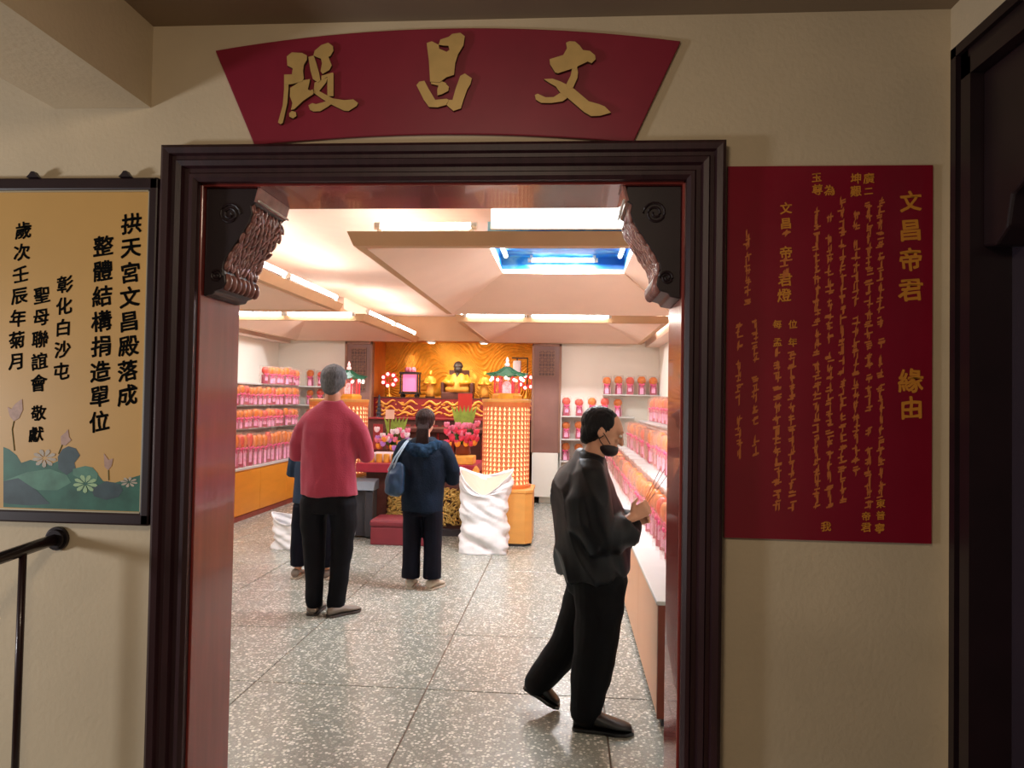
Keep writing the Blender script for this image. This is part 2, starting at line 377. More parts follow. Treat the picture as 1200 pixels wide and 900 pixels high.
# ---------- carved corner brackets
def bracket(side):
    xe = DL+t_ if side < 0 else DR-t_
    s = 1 if side < 0 else -1
    lab = 'dark carved wooden bracket in the upper left corner of the doorway' if side < 0 else 'dark carved wooden bracket in the upper right corner of the doorway'
    root = thing('carved_bracket', (xe, 2.54, 1.80), lab, 'bracket', None)
    zt = DT-t_
    # outline (distance from jamb, height)
    pr = [(0,0),(.175,0),(.182,-.022),(.176,-.050),(.160,-.062),(.165,-.090),(.150,-.125),(.128,-.160),(.103,-.195),(.085,-.225),(.070,-.252),(.066,-.275),(.074,-.300),(.078,-.322),(.066,-.342),(.040,-.350),(.034,-.362),(0,-.368)]
    b = MB(); b.prism([(xe+s*d*1.0, 2.415, zt+z) for d, z in pr], (0,.26,0)); b.build('body', 'black_wood', root, bevel=.004)
    for cxx, czz, r0 in ((.085,-.09,.038),(.045,-.30,.022)):     # volutes on the front face
        b = MB(); b.tube([(xe+s*(cxx+math.cos(a)*r0*(1-a/16)), 2.413, zt+czz+math.sin(a)*r0*(1-a/16)) for a in [k*.45 for k in range(30)]], .004, 6)
        b.build('scroll', 'black_wood', root)
    b = MB()       # abacus band with pale edges
    nrm = Vector((s*.9,0,-.45)).normalized()
    b.box((xe+s*.180, 2.545, zt-.024), (.010,.262,.052), rot=Matrix.Rotation(s*.25, 3, 'Y')); b.build('abacus', 'carved', root, bevel=.002)
    b = MB()
    for dz in (-.004,-.046): b.tube([(xe+s*.186, 2.415, zt+dz), (xe+s*.186, 2.675, zt+dz)], .004, 6)
    b.build('abacus_bead', 'white_metal', root)
    b = MB(); rnd = random.Random(3)
    path = pr[4:12]
    for k in range(len(path)-1):
        for q in range(2):
            f_ = (q+.5)/2
            d = path[k][0]*(1-f_)+path[k+1][0]*f_; z = path[k][1]*(1-f_)+path[k+1][1]*f_
            tx, tz = path[k+1][0]-path[k][0], path[k+1][1]-path[k][1]
            ang = math.atan2(tx*s, -tz)
            for y in range(8):
                yy = 2.43+y*.032+rnd.uniform(-.004,.004)+(.016 if q else 0)
                R = Matrix.Rotation(-ang+rnd.uniform(-.3,.3), 3, 'Y') @ Matrix.Rotation(rnd.uniform(-.5,.5), 3, 'X')
                b.ball((xe+s*(d+.002), yy, zt+z), (.008, .012, .023), 7, 5, R)
    b.build('leaf_carving', 'carved', root, smooth=True, kind='stuff')
    b = MB()
    for y in range(7):
        b.ball((xe+s*.072, 2.435+y*.037, zt-.318), (.020,.016,.030), 8, 6)
    b.build('bead', 'carved', root, smooth=True, kind='stuff')
bracket(-1); bracket(1)

# ------------------------------------------------------------------ lettering
def glyph(ch, weight=.0):
    cu = bpy.data.curves.new('g', 'FONT'); cu.body = ch; cu.offset = weight; cu.resolution_u = 3
    cu.align_x = 'LEFT'; ob = bpy.data.objects.new('g', cu); COL.objects.link(ob)
    dg = bpy.context.evaluated_depsgraph_get(); me = bpy.data.meshes.new_from_object(ob.evaluated_get(dg))
    bpy.data.objects.remove(ob); bpy.data.curves.remove(cu)
    vs = [v.co.copy() for v in me.vertices]; fs = [tuple(p.vertices) for p in me.polygons]; bpy.data.meshes.remove(me)
    if not vs: return [], []
    x0 = min(v.x for v in vs); x1 = max(v.x for v in vs); y0 = min(v.y for v in vs); y1 = max(v.y for v in vs)
    return [((v.x-(x0+x1)/2), (v.y-(y0+y1)/2)) for v in vs], fs
GC = {}
def put_char(mb, ch, px, py, size_px, Y, weight=.012, shear=.12, jig=0, ysc=1.0):
    if ch not in GC: GC[ch] = glyph(ch, 0)
    vs, fs = GC[ch]
    if not vs: return
    c = at(px, py, Y=Y); s = size_px/F*Y*1.16; r = random.uniform(-jig, jig)
    q = weight*.9
    for kk, (ox, oy) in enumerate(((0,0),(q,0),(-q,0),(0,q),(0,-q),(q*.7,q*.7),(-q*.7,-q*.7),(q*.7,-q*.7),(-q*.7,q*.7))):
      out = []
      for x, y in vs:
        # brush feel: strokes rise to the right and swell slightly
        y2 = y*ysc + x*shear + .02*math.sin(9*x+5*y) + oy; x2 = x + .02*math.sin(11*y) + ox
        x3 = x2*math.cos(r)-y2*math.sin(r); y3 = x2*math.sin(r)+y2*math.cos(r)
        out.append((c.x+x3*s, Y-kk*.00004, c.z+y3*s))
      mb.add(out, fs)

# ---------- arched sign board with three raised characters
sign = thing('sign_board', at(525, 160, Y=2.39), 'arched crimson board above the doorway with three large gold characters', 'sign')
def arc(p0, pm, p1, n):
    out = []
    for i in range(n+1):
        t = i/n; L0 = (1-t)*(1-2*t); L1 = 4*t*(1-t); L2 = t*(2*t-1)
        out.append((p0[0]*L0+pm[0]*L1+p1[0]*L2, p0[1]*L0+pm[1]*L1+p1[1]*L2))
    return out
outl = arc((252,59),(522,33),(798,48),20) + arc((742,167),(520,157),(298,170),16)
MB().prism([at(x, y, Y=2.385) for x, y in outl], (0,.015,0)).build('board', 'sign_red', sign, bevel=.003)
STROKES = {
 'dian': [[(29.5,8),(31,0)],],}
def poly_chars(name, polys, ox, oy, sc):
    b = MB()
    for k, pl in enumerate(polys):
        b.prism([at(ox+x/sc, oy+y/sc, Y=2.371+.0006*k) for x, y in pl], (0,.014,0))
    o = b.build('character', 'gold_edge', sign)
    o.data.materials.append(MATS['gold_face'])
    for p in o.data.polygons:
        if p.normal.y < -.9: p.material_index = 1
    return o
poly_chars('a', [
 [(195,270),(240,235),(330,240),(372,262),(372,300),(345,345),(338,400),(345,465),(330,490),(250,512),(178,520),(172,430),(240,428),(248,375),(200,350)],
 [(172,430),(210,430),(210,560),(200,680),(160,855),(140,866),(118,850),(160,700),(172,560)],
 [(225,548),(330,480),(400,470),(392,510),(380,560),(400,570),(425,560),(430,600),(340,660),(260,735),(232,740),(245,680),(222,620)],
 [(215,770),(240,750),(275,760),(280,795),(250,815),(218,800)],
 [(385,275),(432,262),(455,330),(480,420),(490,480),(470,500),(425,470),(405,400)],
 [(430,262),(440,220),(500,170),(560,150),(600,180),(605,220),(580,265),(562,275),(590,350),(570,390),(510,425),(492,400),(505,330),(495,290),(462,278)],
 [(500,440),(598,412),(606,420),(606,620),(552,620),(552,450),(500,482)],
 [(440,500),(520,470),(555,455),(540,500),(480,575),(600,640),(700,655),(780,648),(822,680),(810,705),(740,750),(700,748),(590,695),(500,640),(430,590)],
 [(385,700),(420,680),(450,690),(520,672),(580,640),(600,680),(560,710),(490,752),(430,755),(400,740)],
], 310, 30, 7.5)
poly_chars('b', [
 [(225,190),(270,175),(330,205),(335,240),(400,268),(425,250),(400,150),(450,110),(520,100),(560,130),(548,210),(500,290),(475,370),(465,470),(400,490),(340,535),(255,530),(245,350)],
 [(330,205),(345,160),(420,135),(440,150),(425,215),(370,212)],
 [(135,560),(160,530),(205,522),(240,590),(300,690),(400,680),(420,690),(395,735),(320,755),(245,752),(200,690)],
 [(330,560),(390,545),(420,575),(415,610),(360,640),(320,650),(318,600)],
 [(520,480),(560,458),(622,500),(610,550),(580,600),(545,700),(525,765),(460,787),(400,735),(420,690),(452,690),(480,590)],
 [(260,520),(345,520),(400,545),(330,565),(265,550)],
], 470, 25, 7.5)
poly_chars('c', [
 [(400,150),(430,137),(480,140),(520,175),(550,215),(610,222),(655,260),(660,295),(625,330),(590,315),(500,358),(495,385),(455,378),(400,395),(330,418),(305,412),(260,340),(255,295),(375,258),(408,200)],
 [(455,370),(495,362),(505,410),(500,460),(462,545),(420,560),(400,520),(440,440)],
 [(205,470),(280,466),(350,490),(410,520),(470,555),(600,665),(690,690),(740,710),(795,765),(700,792),(620,795),(560,760),(410,632),(350,590),(310,535),(250,500)],
 [(125,610),(150,598),(220,630),(290,628),(350,590),(400,560),(430,600),(405,640),(370,665),(270,680),(180,678),(135,650)],
], 610, 30, 7.5)

# ---------- left picture panel
pan = thing('framed_panel', at(90, 612, Y=2.4), 'dark framed gold calligraphy panel with painted lotus pond, left of the doorway', 'picture')
fx0, fx1, fz0, fz1 = -2.02, -1.382, 1.045, 2.212
b = MB()
for x0, x1, z0, z1 in ((fx0,fx1,fz1-.042,fz1),(fx0,fx1,fz0,fz0+.04),(fx0,fx0+.045,fz0,fz1),(fx1-.032,fx1,fz0,fz1)): b.bb(x0,x1,2.368,2.399,z0,z1)
b.build('frame', 'frame_wood', pan, bevel=.006)
ix0, ix1, iz0, iz1 = fx0+.045, fx1-.032, fz0+.04, fz1-.042
b = MB()
for x0, x1, z0, z1 in ((ix0,ix1,iz1-.004,iz1),(ix0,ix1,iz0,iz0+.004),(ix0,ix0+.004,iz0,iz1),(ix1-.004,ix1,iz0,iz1)): b.bb(x0,x1,2.374,2.384,z0,z1)
b.build('inner_edge', 'frame_edge', pan)
MB().bb(ix0,ix1,2.382,2.398,iz0,iz1).build('board', 'panel_gold', pan)
for hx in (40,148):
    c = at(hx,208,Y=2.37); b = MB(); b.prism([(c.x-.022,2.36,fz1),(c.x+.022,2.36,fz1),(c.x+.012,2.36,fz1+.010),(c.x+.005,2.36,fz1+.020),(c.x-.005,2.36,fz1+.020),(c.x-.012,2.36,fz1+.010)], (0,.02,0)); b.build('hanger', 'black_wood', pan)
COLS = [('拱天宮文昌殿落成', (154,262), (149,463), 23), ('整體結構捐造單位', (121,288), (116,494), 23), ('彰化白沙屯', (76,333), (72,435), 19),
        ('聖母聯誼會', (49,346), (45,449), 19), ('敬獻', (45,484), (42,509), 17), ('歲次壬辰年菊月', (27,270), (18,424), 19)]
for txt, a, c, s in COLS:
    n = len(txt)
    for i, ch in enumerate(txt):
        t = i/(n-1) if n > 1 else 0; b = MB()
        put_char(b, ch, a[0]+(c[0]-a[0])*t, a[1]+(c[1]-a[1])*t, s, 2.3812, .030, .16, .05)
        b.build('character', 'ink', pan)
# lotus painting: flat painted shapes on the board
def flat(pts, Y, mname, nm):
    MB().add([at(x, y, Y=Y) for x, y in pts], [tuple(range(len(pts)))]).build(nm, mname, pan)
def zz(pts): return [(x/5.622, 450+y/5.625) for x, y in pts]
flat(zz([(22,812),(22,415),(60,430),(110,470),(140,520),(200,500),(330,530),(400,500),(480,560),(640,590),(680,640),(760,650),(925,600),(925,842)]), 2.3816, 'lotus_a', 'painted_leaf')
flat(zz([(24,640),(180,580),(330,560),(440,600),(470,650),(380,700),(250,700),(140,650)]), 2.3812, 'lotus_b', 'painted_leaf')
flat(zz([(385,560),(380,480),(410,430),(450,410),(500,425),(527,470),(510,495),(490,520),(500,560),(440,600)]), 2.3812, 'lotus_c', 'painted_leaf')
flat(zz([(480,560),(560,540),(610,550),(645,590),(640,640),(560,640),(480,600)]), 2.3811, 'lotus_b', 'painted_leaf')
flat(zz([(600,690),(700,640),(790,660),(810,700),(780,745),(700,765),(620,740)]), 2.3812, 'lotus_c', 'painted_leaf')
flat(zz([(22,640),(120,620),(240,700),(330,790),(200,800),(60,790),(22,780)]), 2.3811, 'lotus_c', 'painted_leaf')
flat(zz([(700,800),(800,740),(925,700),(925,835),(800,825)]), 2.3811, 'lotus_a', 'painted_leaf')
def petals(cx, cy, r, n, mname, sq=.6):
    b = MB()
    for k in range(n):
        a = 2*PI*k/n+.2
        pts = [(cx+r*.15*math.cos(a), cy+r*.15*sq*math.sin(a))]
        for da, rr in ((-.28,.6),(-.2,.9),(0,1.05),(.2,.9),(.28,.6)): pts.append((cx+r*rr*math.cos(a+da), cy+r*rr*sq*math.sin(a+da)))
        b.add([at(x, y, Y=2.3806-.0001*(k % 3)) for x, y in pts], [tuple(range(len(pts)))])
    b.build('painted_flower', mname, pan)
petals(52, 537, 14, 9, 'lotus_petal', .75); petals(100, 567, 14, 9, 'lotus_green', .75); petals(151, 565, 10, 8, 'lotus_petal', .6)
for pts, st in (([(48,150),(75,165),(100,130),(145,98),(150,170),(125,225),(92,245),(65,215)], [(92,245),(80,300),(95,440)]),
                ([(400,345),(430,320),(448,298),(455,350),(470,370),(430,405),(402,400)], [(410,400),(385,460)]),
                ([(683,455),(715,500),(745,490),(735,540),(712,568),(688,545)], [(714,568),(716,635)])):
    flat(zz(pts), 2.3806, 'lotus_pink', 'painted_bud')
    b = MB(); q = [at(x, y, Y=2.3812) for x, y in zz(st)]; b.tube(q, .0018, 5); b.build('painted_stem', 'lotus_stem', pan)

# ---------- right poster
pos = thing('wall_poster', at(972, 634, Y=2.398), 'crimson poster with columns of gold characters on the wall right of the doorway', 'poster')
px0, px1, pz0, pz1 = .498, 1.128, 1.062, 2.242
MB().bb(px0,px1,2.390,2.399,pz0,pz1).build('sheet', 'poster_red', pos)
b = MB()
for ch, x, y, s in [('文',1067,236,21),('昌',1067,270,23),('帝',1067,304,23),('君',1067,340,24),('緣',1067,446,24),('由',1068,478,23)]: b = MB(); put_char(b, ch, x, y, s, 2.3892, .030, .08); b.build('character', 'gold_print', pos)
for ch, x, y, s in [('文',921,244,12),('昌',921,262,12),('帝',921,296,13),('君',920,328,14),('燈',919,346,14),('每',911,380,9),('孟',911,401,9),('位',929,380,9),('年',929,401,9)]: b = MB(); put_char(b, ch, x, y, s, 2.3892, .025, .1); b.build('character', 'gold_print', pos)
for ch, x, y, s in [('廣',1018,209,11),('二',1018,224,9),('坤',1003,209,11),('艱',1003,224,11),('玉',957,208,10),('尊',958,222,11),('為',972,223,11),
                    ('帝',1015,605,9),('君',1015,618,10),('東',1032,590,9),('普',1032,604,9),('寧',1031,619,10),('我',968,617,10)]: b = MB(); put_char(b, ch, x, y, s, 2.3892, .025, .1); b.build('character', 'gold_print', pos)
b = MB(); rnd = random.Random(5)      # columns too worn and small to read: brush marks only
def marks(x, y0, y1, w, step=12.5, x2=None):
    y = y0; x2 = x if x2 is None else x2
    while y < y1:
        if rnd.random() < .93:
            xx = x+(x2-x)*(y-y0)/(y1-y0)
            for k in range(5):
                cx_, cy_ = xx+rnd.uniform(-.25,.25)*w, y+step*.5+rnd.uniform(-.34,.34)*step
                hor = rnd.random() < .5
                lx, ly = (w*rnd.uniform(.3,.5), step*.075) if hor else (w*.10, step*rnd.uniform(.2,.38))
                p = [at(cx_+a*lx, cy_+c*ly-a*.8, Y=2.3890-rnd.random()*.0003) for a, c in ((-1,-1),(1,-1.3),(1,.8),(-1,1))]
                b.add(p, [(0,1,2,3)])
        y += step
for x, y0, y1, w_ in [(876,271,348,7),(866,374,532,7),(885,374,532,7),(911,410,593,9),(928,410,595,8),(957,246,594,8),(972,236,258,8),(972,276,594,8),(987,232,594,8),(1003,245,546,8),(1018,236,598,8),(1032,232,440,8),(1032,448,582,8),(921,270,290,11),(921,302,320,11)]:
    marks(x, y0, y1, w_)
b.build('worn_lettering', 'gold_faded', pos, kind='stuff')

# ---------- handrail at far left
hr = thing('handrail', (-1.72, 2.2, 0), 'dark maroon metal handrail with round wall flange below the gold panel', 'handrail')
pw = Vector((-1.715, 2.4, .99)); pn = at(-2, 655, X=-1.73)
pe = pw + (pn-pw).normalized()*2.2
MB().tube([pw+Vector((0,-.01,0)), pe], .019, 14).build('rail', 'rail_metal', hr, smooth=True)
pp = at(27, 645, X=-1.718)
MB().tube([(pp.x, pp.y, pp.z), (pp.x-.004, pp.y, 0)], .0115, 12).build('post', 'rail_metal', hr, smooth=True)
qq = pw+(pn-pw).normalized()*1.5
MB().tube([qq, (qq.x, qq.y, 0)], .0115, 12).build('post', 'rail_metal', hr, smooth=True)
b = MB(); 
for r, y0, y1 in ((.040,2.386,2.3995),(.032,2.374,2.388)): b.tube([(pw.x,y0,pw.z),(pw.x,y1,pw.z)], r, 24)
b.build('wall_flange', 'flange', hr, bevel=.002)

# ------------------------------------------------------------------ hall ceiling with dropped coffers and cove tubes
ceil = struct(MB().bb(XL, XR, W1, YB+.1, ZC, 2.9).build('ceiling_hall', 'inner_ceiling'))
ZR, LH = 2.335, .075
def coffer(x0, x1, y0, y1, hole, zh, sky=False):
    b = MB(); g = .03
    o = [(x0-g,y0-g),(x1+g,y0-g),(x1+g,y1+g),(x0-g,y1+g)]; i_ = [(x0,y0),(x1,y0),(x1,y1),(x0,y1)]; k = [(x0+.06,y0+.06),(x1-.06,y0+.06),(x1-.06,y1-.06),(x0+.06,y1-.06)]
    b.rings([[(*p, ZR) for p in k], [(*p, ZR) for p in i_], [(*p, ZR+LH) for p in o], [(*p, ZR+LH) for p in k], [(*p, ZR) for p in k]], cap=False)
    b.build('coffer_lip', 'coffer_lip', ceil)
    hx0, hx1, hy0, hy1 = hole
    kk = [(*p, ZR+.004) for p in k]; hh = [(hx0,hy0,zh),(hx1,hy0,zh),(hx1,hy1,zh),(hx0,hy1,zh)]
    for a in range(4):
        c = (a+1) % 4
        q = MB().add([kk[a], kk[c], hh[c], hh[a]], [(0,1,2,3)]).build('coffer_panel', 'coffer', ceil)
        sd = q.modifiers.new('s', 'SOLIDIFY'); sd.thickness = .012; sd.offset = -1
    b = MB(); b.rings([[(x,y,zh) for x,y,_ in hh], [(x,y,zh+.025) for x,y,_ in hh]], cap=False); b.build('well_rim', 'inner_ceiling', ceil)
    b = MB(); b.rings([[(x,y,zh+.025) for x,y,_ in hh], [(x,y,ZC-.02) for x,y,_ in hh]], cap=False); b.build('coffer_well', 'painted_sky' if sky else 'inner_ceiling', ceil)
    MB().bb(hx0, hx1, hy0, hy1, ZC-.022, ZC-.004).build('coffer_top', 'painted_sky' if sky else 'inner_ceiling', ceil)
coffer(-1.21, 1.05, 4.04, 7.25, (-.57,.45,5.05,6.2), 2.57, True)
coffer(-1.21, 1.05, 7.95, 10.8, (-.57,.45,8.85,9.9), 2.57)
coffer(-4.1, -2.25, 4.04, 7.10, (-3.6,-2.75,5.0,6.1), 2.57)
coffer(-4.1, -2.25, 7.95, 10.8, (-3.6,-2.75,8.85,9.9), 2.57)
MB().bb(XL+.2, 1.1, YB-.06, YB+.1, 2.36, ZC-.001).build('ceiling_beam', 'coffer_lip', ceil)

def tube_light(p0, p1, label, group='cove fluorescent tubes', r=.019, wide=False):
    p0, p1 = Vector(p0), Vector(p1); d = (p1-p0).normalized()
    t = thing('fluorescent_light', (p0+p1)/2, label, 'light', group)
    if wide:
        c = (p0+p1)/2; MB().box(c, ((p1-p0).length, .04, .11)).build('glow_panel', 'tube_wide', t, bevel=.01)  # glowing box made tall to include the glow around the tubes
        MB().box(c+Vector((0,.032,0)), ((p1-p0).length+.03, .02, .13)).build('housing', 'white_metal', t)
        return
    MB().tube([p0, p1], r, 10).build('tube', 'tube_well' if group == 'opening tubes' else 'tube', t)
    if group == 'opening tubes':      # added area light below the tube, brightens the hall from above
        l = bpy.data.lights.new('tube_fill', 'AREA'); l.shape = 'RECTANGLE'; l.size = abs(p1.x-p0.x)+.02; l.size_y = abs(p1.y-p0.y)+.02; l.energy = WELL*(p1-p0).length/.5; l.color = (.97,.98,1)
        o = bpy.data.objects.new('tube_fill', l); COL.objects.link(o); o.parent = t; o.location = (0,0,-r-.004)
    b = MB(); b.tube([p0-d*.03, p0+d*.004], r+.002, 10); b.tube([p1-d*.004, p1+d*.03], r+.002, 10); b.build('end_cap', 'white_metal', t)
    for q in (p0,p1): MB().bb(q.x-.012,q.x+.012,q.y-.012,q.y+(.012 if abs(q.y-7.895) > .001 else .04),(ZR+LH if q.z<2.5 else q.z),(q.z-r if 2.41 < q.z < 2.5 else (2.405 if q.z < 2.5 else ZC-.022))).build('holder', 'white_metal', t)
zt = ZR+LH+.045
tube_light((-1.07,4.08,zt), (-.55,4.08,zt), 'single bare fluorescent tube left of the wide light on the front ceiling lip')
tube_light((-.43,4.06,zt+.05), (.33,4.06,zt+.05), 'wide glowing fluorescent light above the blue ceiling opening', wide=True)
for x, nm in ((-2.24, 'left front coffer'),):
    tube_light((x,4.5,zt), (x,5.65,zt), 'fluorescent tube on the right edge of the left front coffer, nearer the doorway')
    tube_light((x,5.75,zt), (x,6.95,zt), 'fluorescent tube on the right edge of the left front coffer, nearer the altar')
tube_light((-2.24,8.1,zt), (-2.24,9.3,zt), 'fluorescent tube on the right edge of the left rear coffer, nearer the doorway')
tube_light((-2.24,9.4,zt), (-2.24,10.6,zt), 'fluorescent tube on the right edge of the left rear coffer, nearer the altar')
tube_light((-3.95,7.895,2.400), (-3.15,7.895,2.400), 'fluorescent tube on the front lip of the left rear coffer, left of its neighbour')
tube_light((-3.08,7.895,2.400), (-2.36,7.895,2.400), 'fluorescent tube on the front lip of the left rear coffer, right of its neighbour')
tube_light((-1.10,7.895,2.400), (-.48,7.895,2.400), 'shorter fluorescent tube on the front lip of the right rear coffer')
tube_light((-.40,7.895,2.400), (.42,7.895,2.400), 'longer fluorescent tube on the front lip of the right rear coffer')
tube_light((-1.23,8.2,zt), (-1.23,9.4,zt), 'fluorescent tube on the left edge of the right rear coffer')
tube_light((-1.22,4.6,zt), (-1.22,5.8,zt), 'fluorescent tube hidden on the left edge of the right front coffer, nearer the doorway')
tube_light((-1.22,5.9,zt), (-1.22,7.1,zt), 'fluorescent tube hidden on the left edge of the right front coffer, nearer the altar')
tube_light((1.06,5.2,zt), (1.06,6.4,zt), 'fluorescent tube on the right edge of the right front coffer')
tube_light((1.06,8.4,zt), (1.06,9.6,zt), 'fluorescent tube on the right edge of the right rear coffer')
tube_light((-.32,6.13,2.66), (.20,6.13,2.66), 'fluorescent tube along the rear rim of the blue ceiling opening', 'opening tubes', .018)
tube_light((-.32,5.32,2.66), (.20,5.32,2.66), 'fluorescent tube along the front rim of the blue ceiling opening', 'opening tubes', .018)
tube_light((-.52,5.35,2.66), (-.52,5.95,2.66), 'fluorescent tube along the left rim of the blue ceiling opening', 'opening tubes', .018)
tube_light((.40,5.35,2.66), (.40,5.95,2.66), 'fluorescent tube along the right rim of the blue ceiling opening', 'opening tubes', .018)
for (a0,a1,c0,c1), wh in (((-.57,.45,8.85,9.9),'right rear'),((-3.6,-2.75,5.0,6.1),'left front'),((-3.6,-2.75,8.85,9.9),'left rear')):  # unseen tubes, assumed like the front opening's, added for downward light
    tube_light((a0+.2,c1-.07,2.66), (a1-.2,c1-.07,2.66), 'added unseen fluorescent tube inside the opening of the %s coffer, altar side' % wh, 'opening tubes', .018)
    tube_light((a0+.2,c0+.07,2.66), (a1-.2,c0+.07,2.66), 'added unseen fluorescent tube inside the opening of the %s coffer, doorway side' % wh, 'opening tubes', .018)
for px, nm in ((505,'left'),(566,'right')):
    c = at(px, 400, Z=2.35)
    t = thing('downlight', c, 'small round downlight over the altar opening, %s of the two' % nm, 'light', 'altar downlights')
    MB().lathe([(.055,2.36),(.075,2.345),(.07,2.33),(.05,2.33)], (c.x,YB-.02,0), 16).build('trim_ring', 'white_metal', t)
    MB().lathe([(.05,2.335),(.045,2.322)], (c.x,YB-.02,0), 16).build('lens', 'downlight', t)
    sl = bpy.data.lights.new('downlight_beam', 'SPOT'); sl.energy = 60; sl.spot_size = 2.4; sl.spot_blend = .9; sl.shadow_soft_size = .05; sl.color = (1,.86,.62)
    so = bpy.data.objects.new('downlight_beam', sl); COL.objects.link(so); so.parent = t; so.location = Vector((c.x,YB+.0,2.315))-t.location; so.rotation_euler = (.75,0,0)

# ------------------------------------------------------------------ columns beside the altar
def column(x0, x1, lab, zlow):
    c = thing('altar_column', ((x0+x1)/2, YB-.05, 0), lab, 'column')
    b = MB()
    e = .035
    b.bb(x0,x0+e,YB-.12,YB-.002,zlow,2.33); b.bb(x1-e,x1,YB-.12,YB-.002,zlow,2.33); b.bb(x0,x1,YB-.12,YB-.002,2.29,2.33); b.build('frame', 'lattice_wood', c, bevel=.004)
    MB().bb(x0+e,x1-e,YB-.10,YB-.06,zlow,2.29).build('panel', 'column_panel', c)
    lx0, lx1, lz0, lz1 = x0+.10, x1-.10, (1.86 if x0 > -1 else 1.60), 2.23
    MB().bb(lx0,lx1,YB-.108,YB-.1,lz0,lz1).build('lattice_back', 'lattice_dark', c)
    b = MB(); n = 5; m_ = int((lz1-lz0)/((lx1-lx0)/n)); dz = (lz1-lz0)/m_
    for k in range(n+1):
        xx = lx0+(lx1-lx0)*k/n; b.bb(xx-.005,xx+.005,YB-.118,YB-.106,lz0,lz1)
    for k in range(m_+1): b.bb(lx0,lx1,YB-.118,YB-.106,lz0+k*dz-.005,lz0+k*dz+.005)
    for i in range(n):
        for j in range(m_):
            if (i*3+j*2) % 3: 
                cx_, cz_ = lx0+(i+.5)*(lx1-lx0)/n, lz0+(j+.5)*dz
                b.box((cx_,YB-.112,cz_), (.045,.008,.008), rot=Matrix.Rotation(PI/4 if (i+j) % 2 else -PI/4, 3, 'Y'))
    b.build('lattice', 'lattice_wood', c)
    if zlow > .1: MB().bb(x0+.02,x1-.03,YB-.10,YB-.002,.1,zlow).build('plinth', 'inner_wall', c)
column(-3.32, -2.90, 'brown column with a carved lattice grille left of the altar', .02)
column(-.53, -.10, 'brown column with a carved lattice grille right of the altar', .74)

# ------------------------------------------------------------------ altar
relief = None
b = MB(); nx, nz = 300, 130; vs = []
for j in range(nz+1):
    for i in range(nx+1):
        x = AX0+(AX1-AX0)*i/nx; z = 1.42+(2.42-1.42)*j/nz
        wx = x+.25*noise.noise(Vector((x*1.2,z*1.6,0))); wz = z+.22*noise.noise(Vector((x*1.5,z*1.5,5)))
        cx_ = -1.72; dx = wx-cx_; dz_ = wz-1.75
        ph = 62*(wz*.9 + .55*abs(dx)*0 + .35*math.sin(dx*2.4) + .18*math.sin(4.5*dx+wz*3)) + 5*noise.noise(Vector((x*2.5,z*2.5,9)))
        hgt = abs(math.sin(ph))**.7*.050 + .03*noise.noise(Vector((x*2,z*2,2)))
        vs.append((x, AY+.04-hgt, z))
fs = [(j*(nx+1)+i, j*(nx+1)+i+1, (j+1)*(nx+1)+i+1, (j+1)*(nx+1)+i) for j in range(nz) for i in range(nx)]
relief = b.add(vs, fs).build('cloud_relief', 'gold', None, smooth=True)
tag(relief, 'golden wall relief of swirling clouds behind the altar figures', 'relief')

alt = thing('altar', (-1.7, 11.2, 0), 'tiered red and brown altar with gold carved front under the golden relief', 'altar')
MB().bb(AX0+.02,AX1-.02,11.03,11.88,1.16,1.50).build('upper_tier', 'altar_red', alt)
MB().bb(AX0+.01,AX1-.01,11.03,11.88,1.49,1.515).build('upper_top', 'altar_brown', alt, bevel=.004)
MB().bb(-2.88,-.55,10.55,11.0,0,1.19).build('lower_tier', 'altar_brown', alt)
MB().bb(-2.89,-.54,10.52,11.02,1.19,1.215).build('lower_top', 'altar_red', alt, bevel=.004)
b = MB(); rnd = random.Random(11)
for r_, (z0, amp) in enumerate(((1.42,.03),(1.33,.035),(1.26,.02))):
    for s in range(7):
        xs = AX0+.08+s*.34+rnd.uniform(0,.04)
        pts = [(xs+k*.03, 11.025, z0+amp*math.sin(k*.9+s*2+r_)+k*.002) for k in range(11)]
        b.tube(pts, [.008+.012*math.sin(PI*k/10) for k in range(11)], 7)
for k in range(90):
    b.ball((rnd.uniform(AX0+.1,AX1-.12), 11.027, rnd.uniform(1.24,1.45)), (rnd.uniform(.015,.04),.012,rnd.uniform(.01,.02)), 7, 4)
b.build('gold_carving', 'gold_soft', alt, smooth=True, kind='stuff')
b = MB()
for k in range(11): MB().bb(AX0+.2+k*.2,AX0+.34+k*.2,10.53,10.56,.75,1.12).build('lower_panel', 'altar_red', alt)

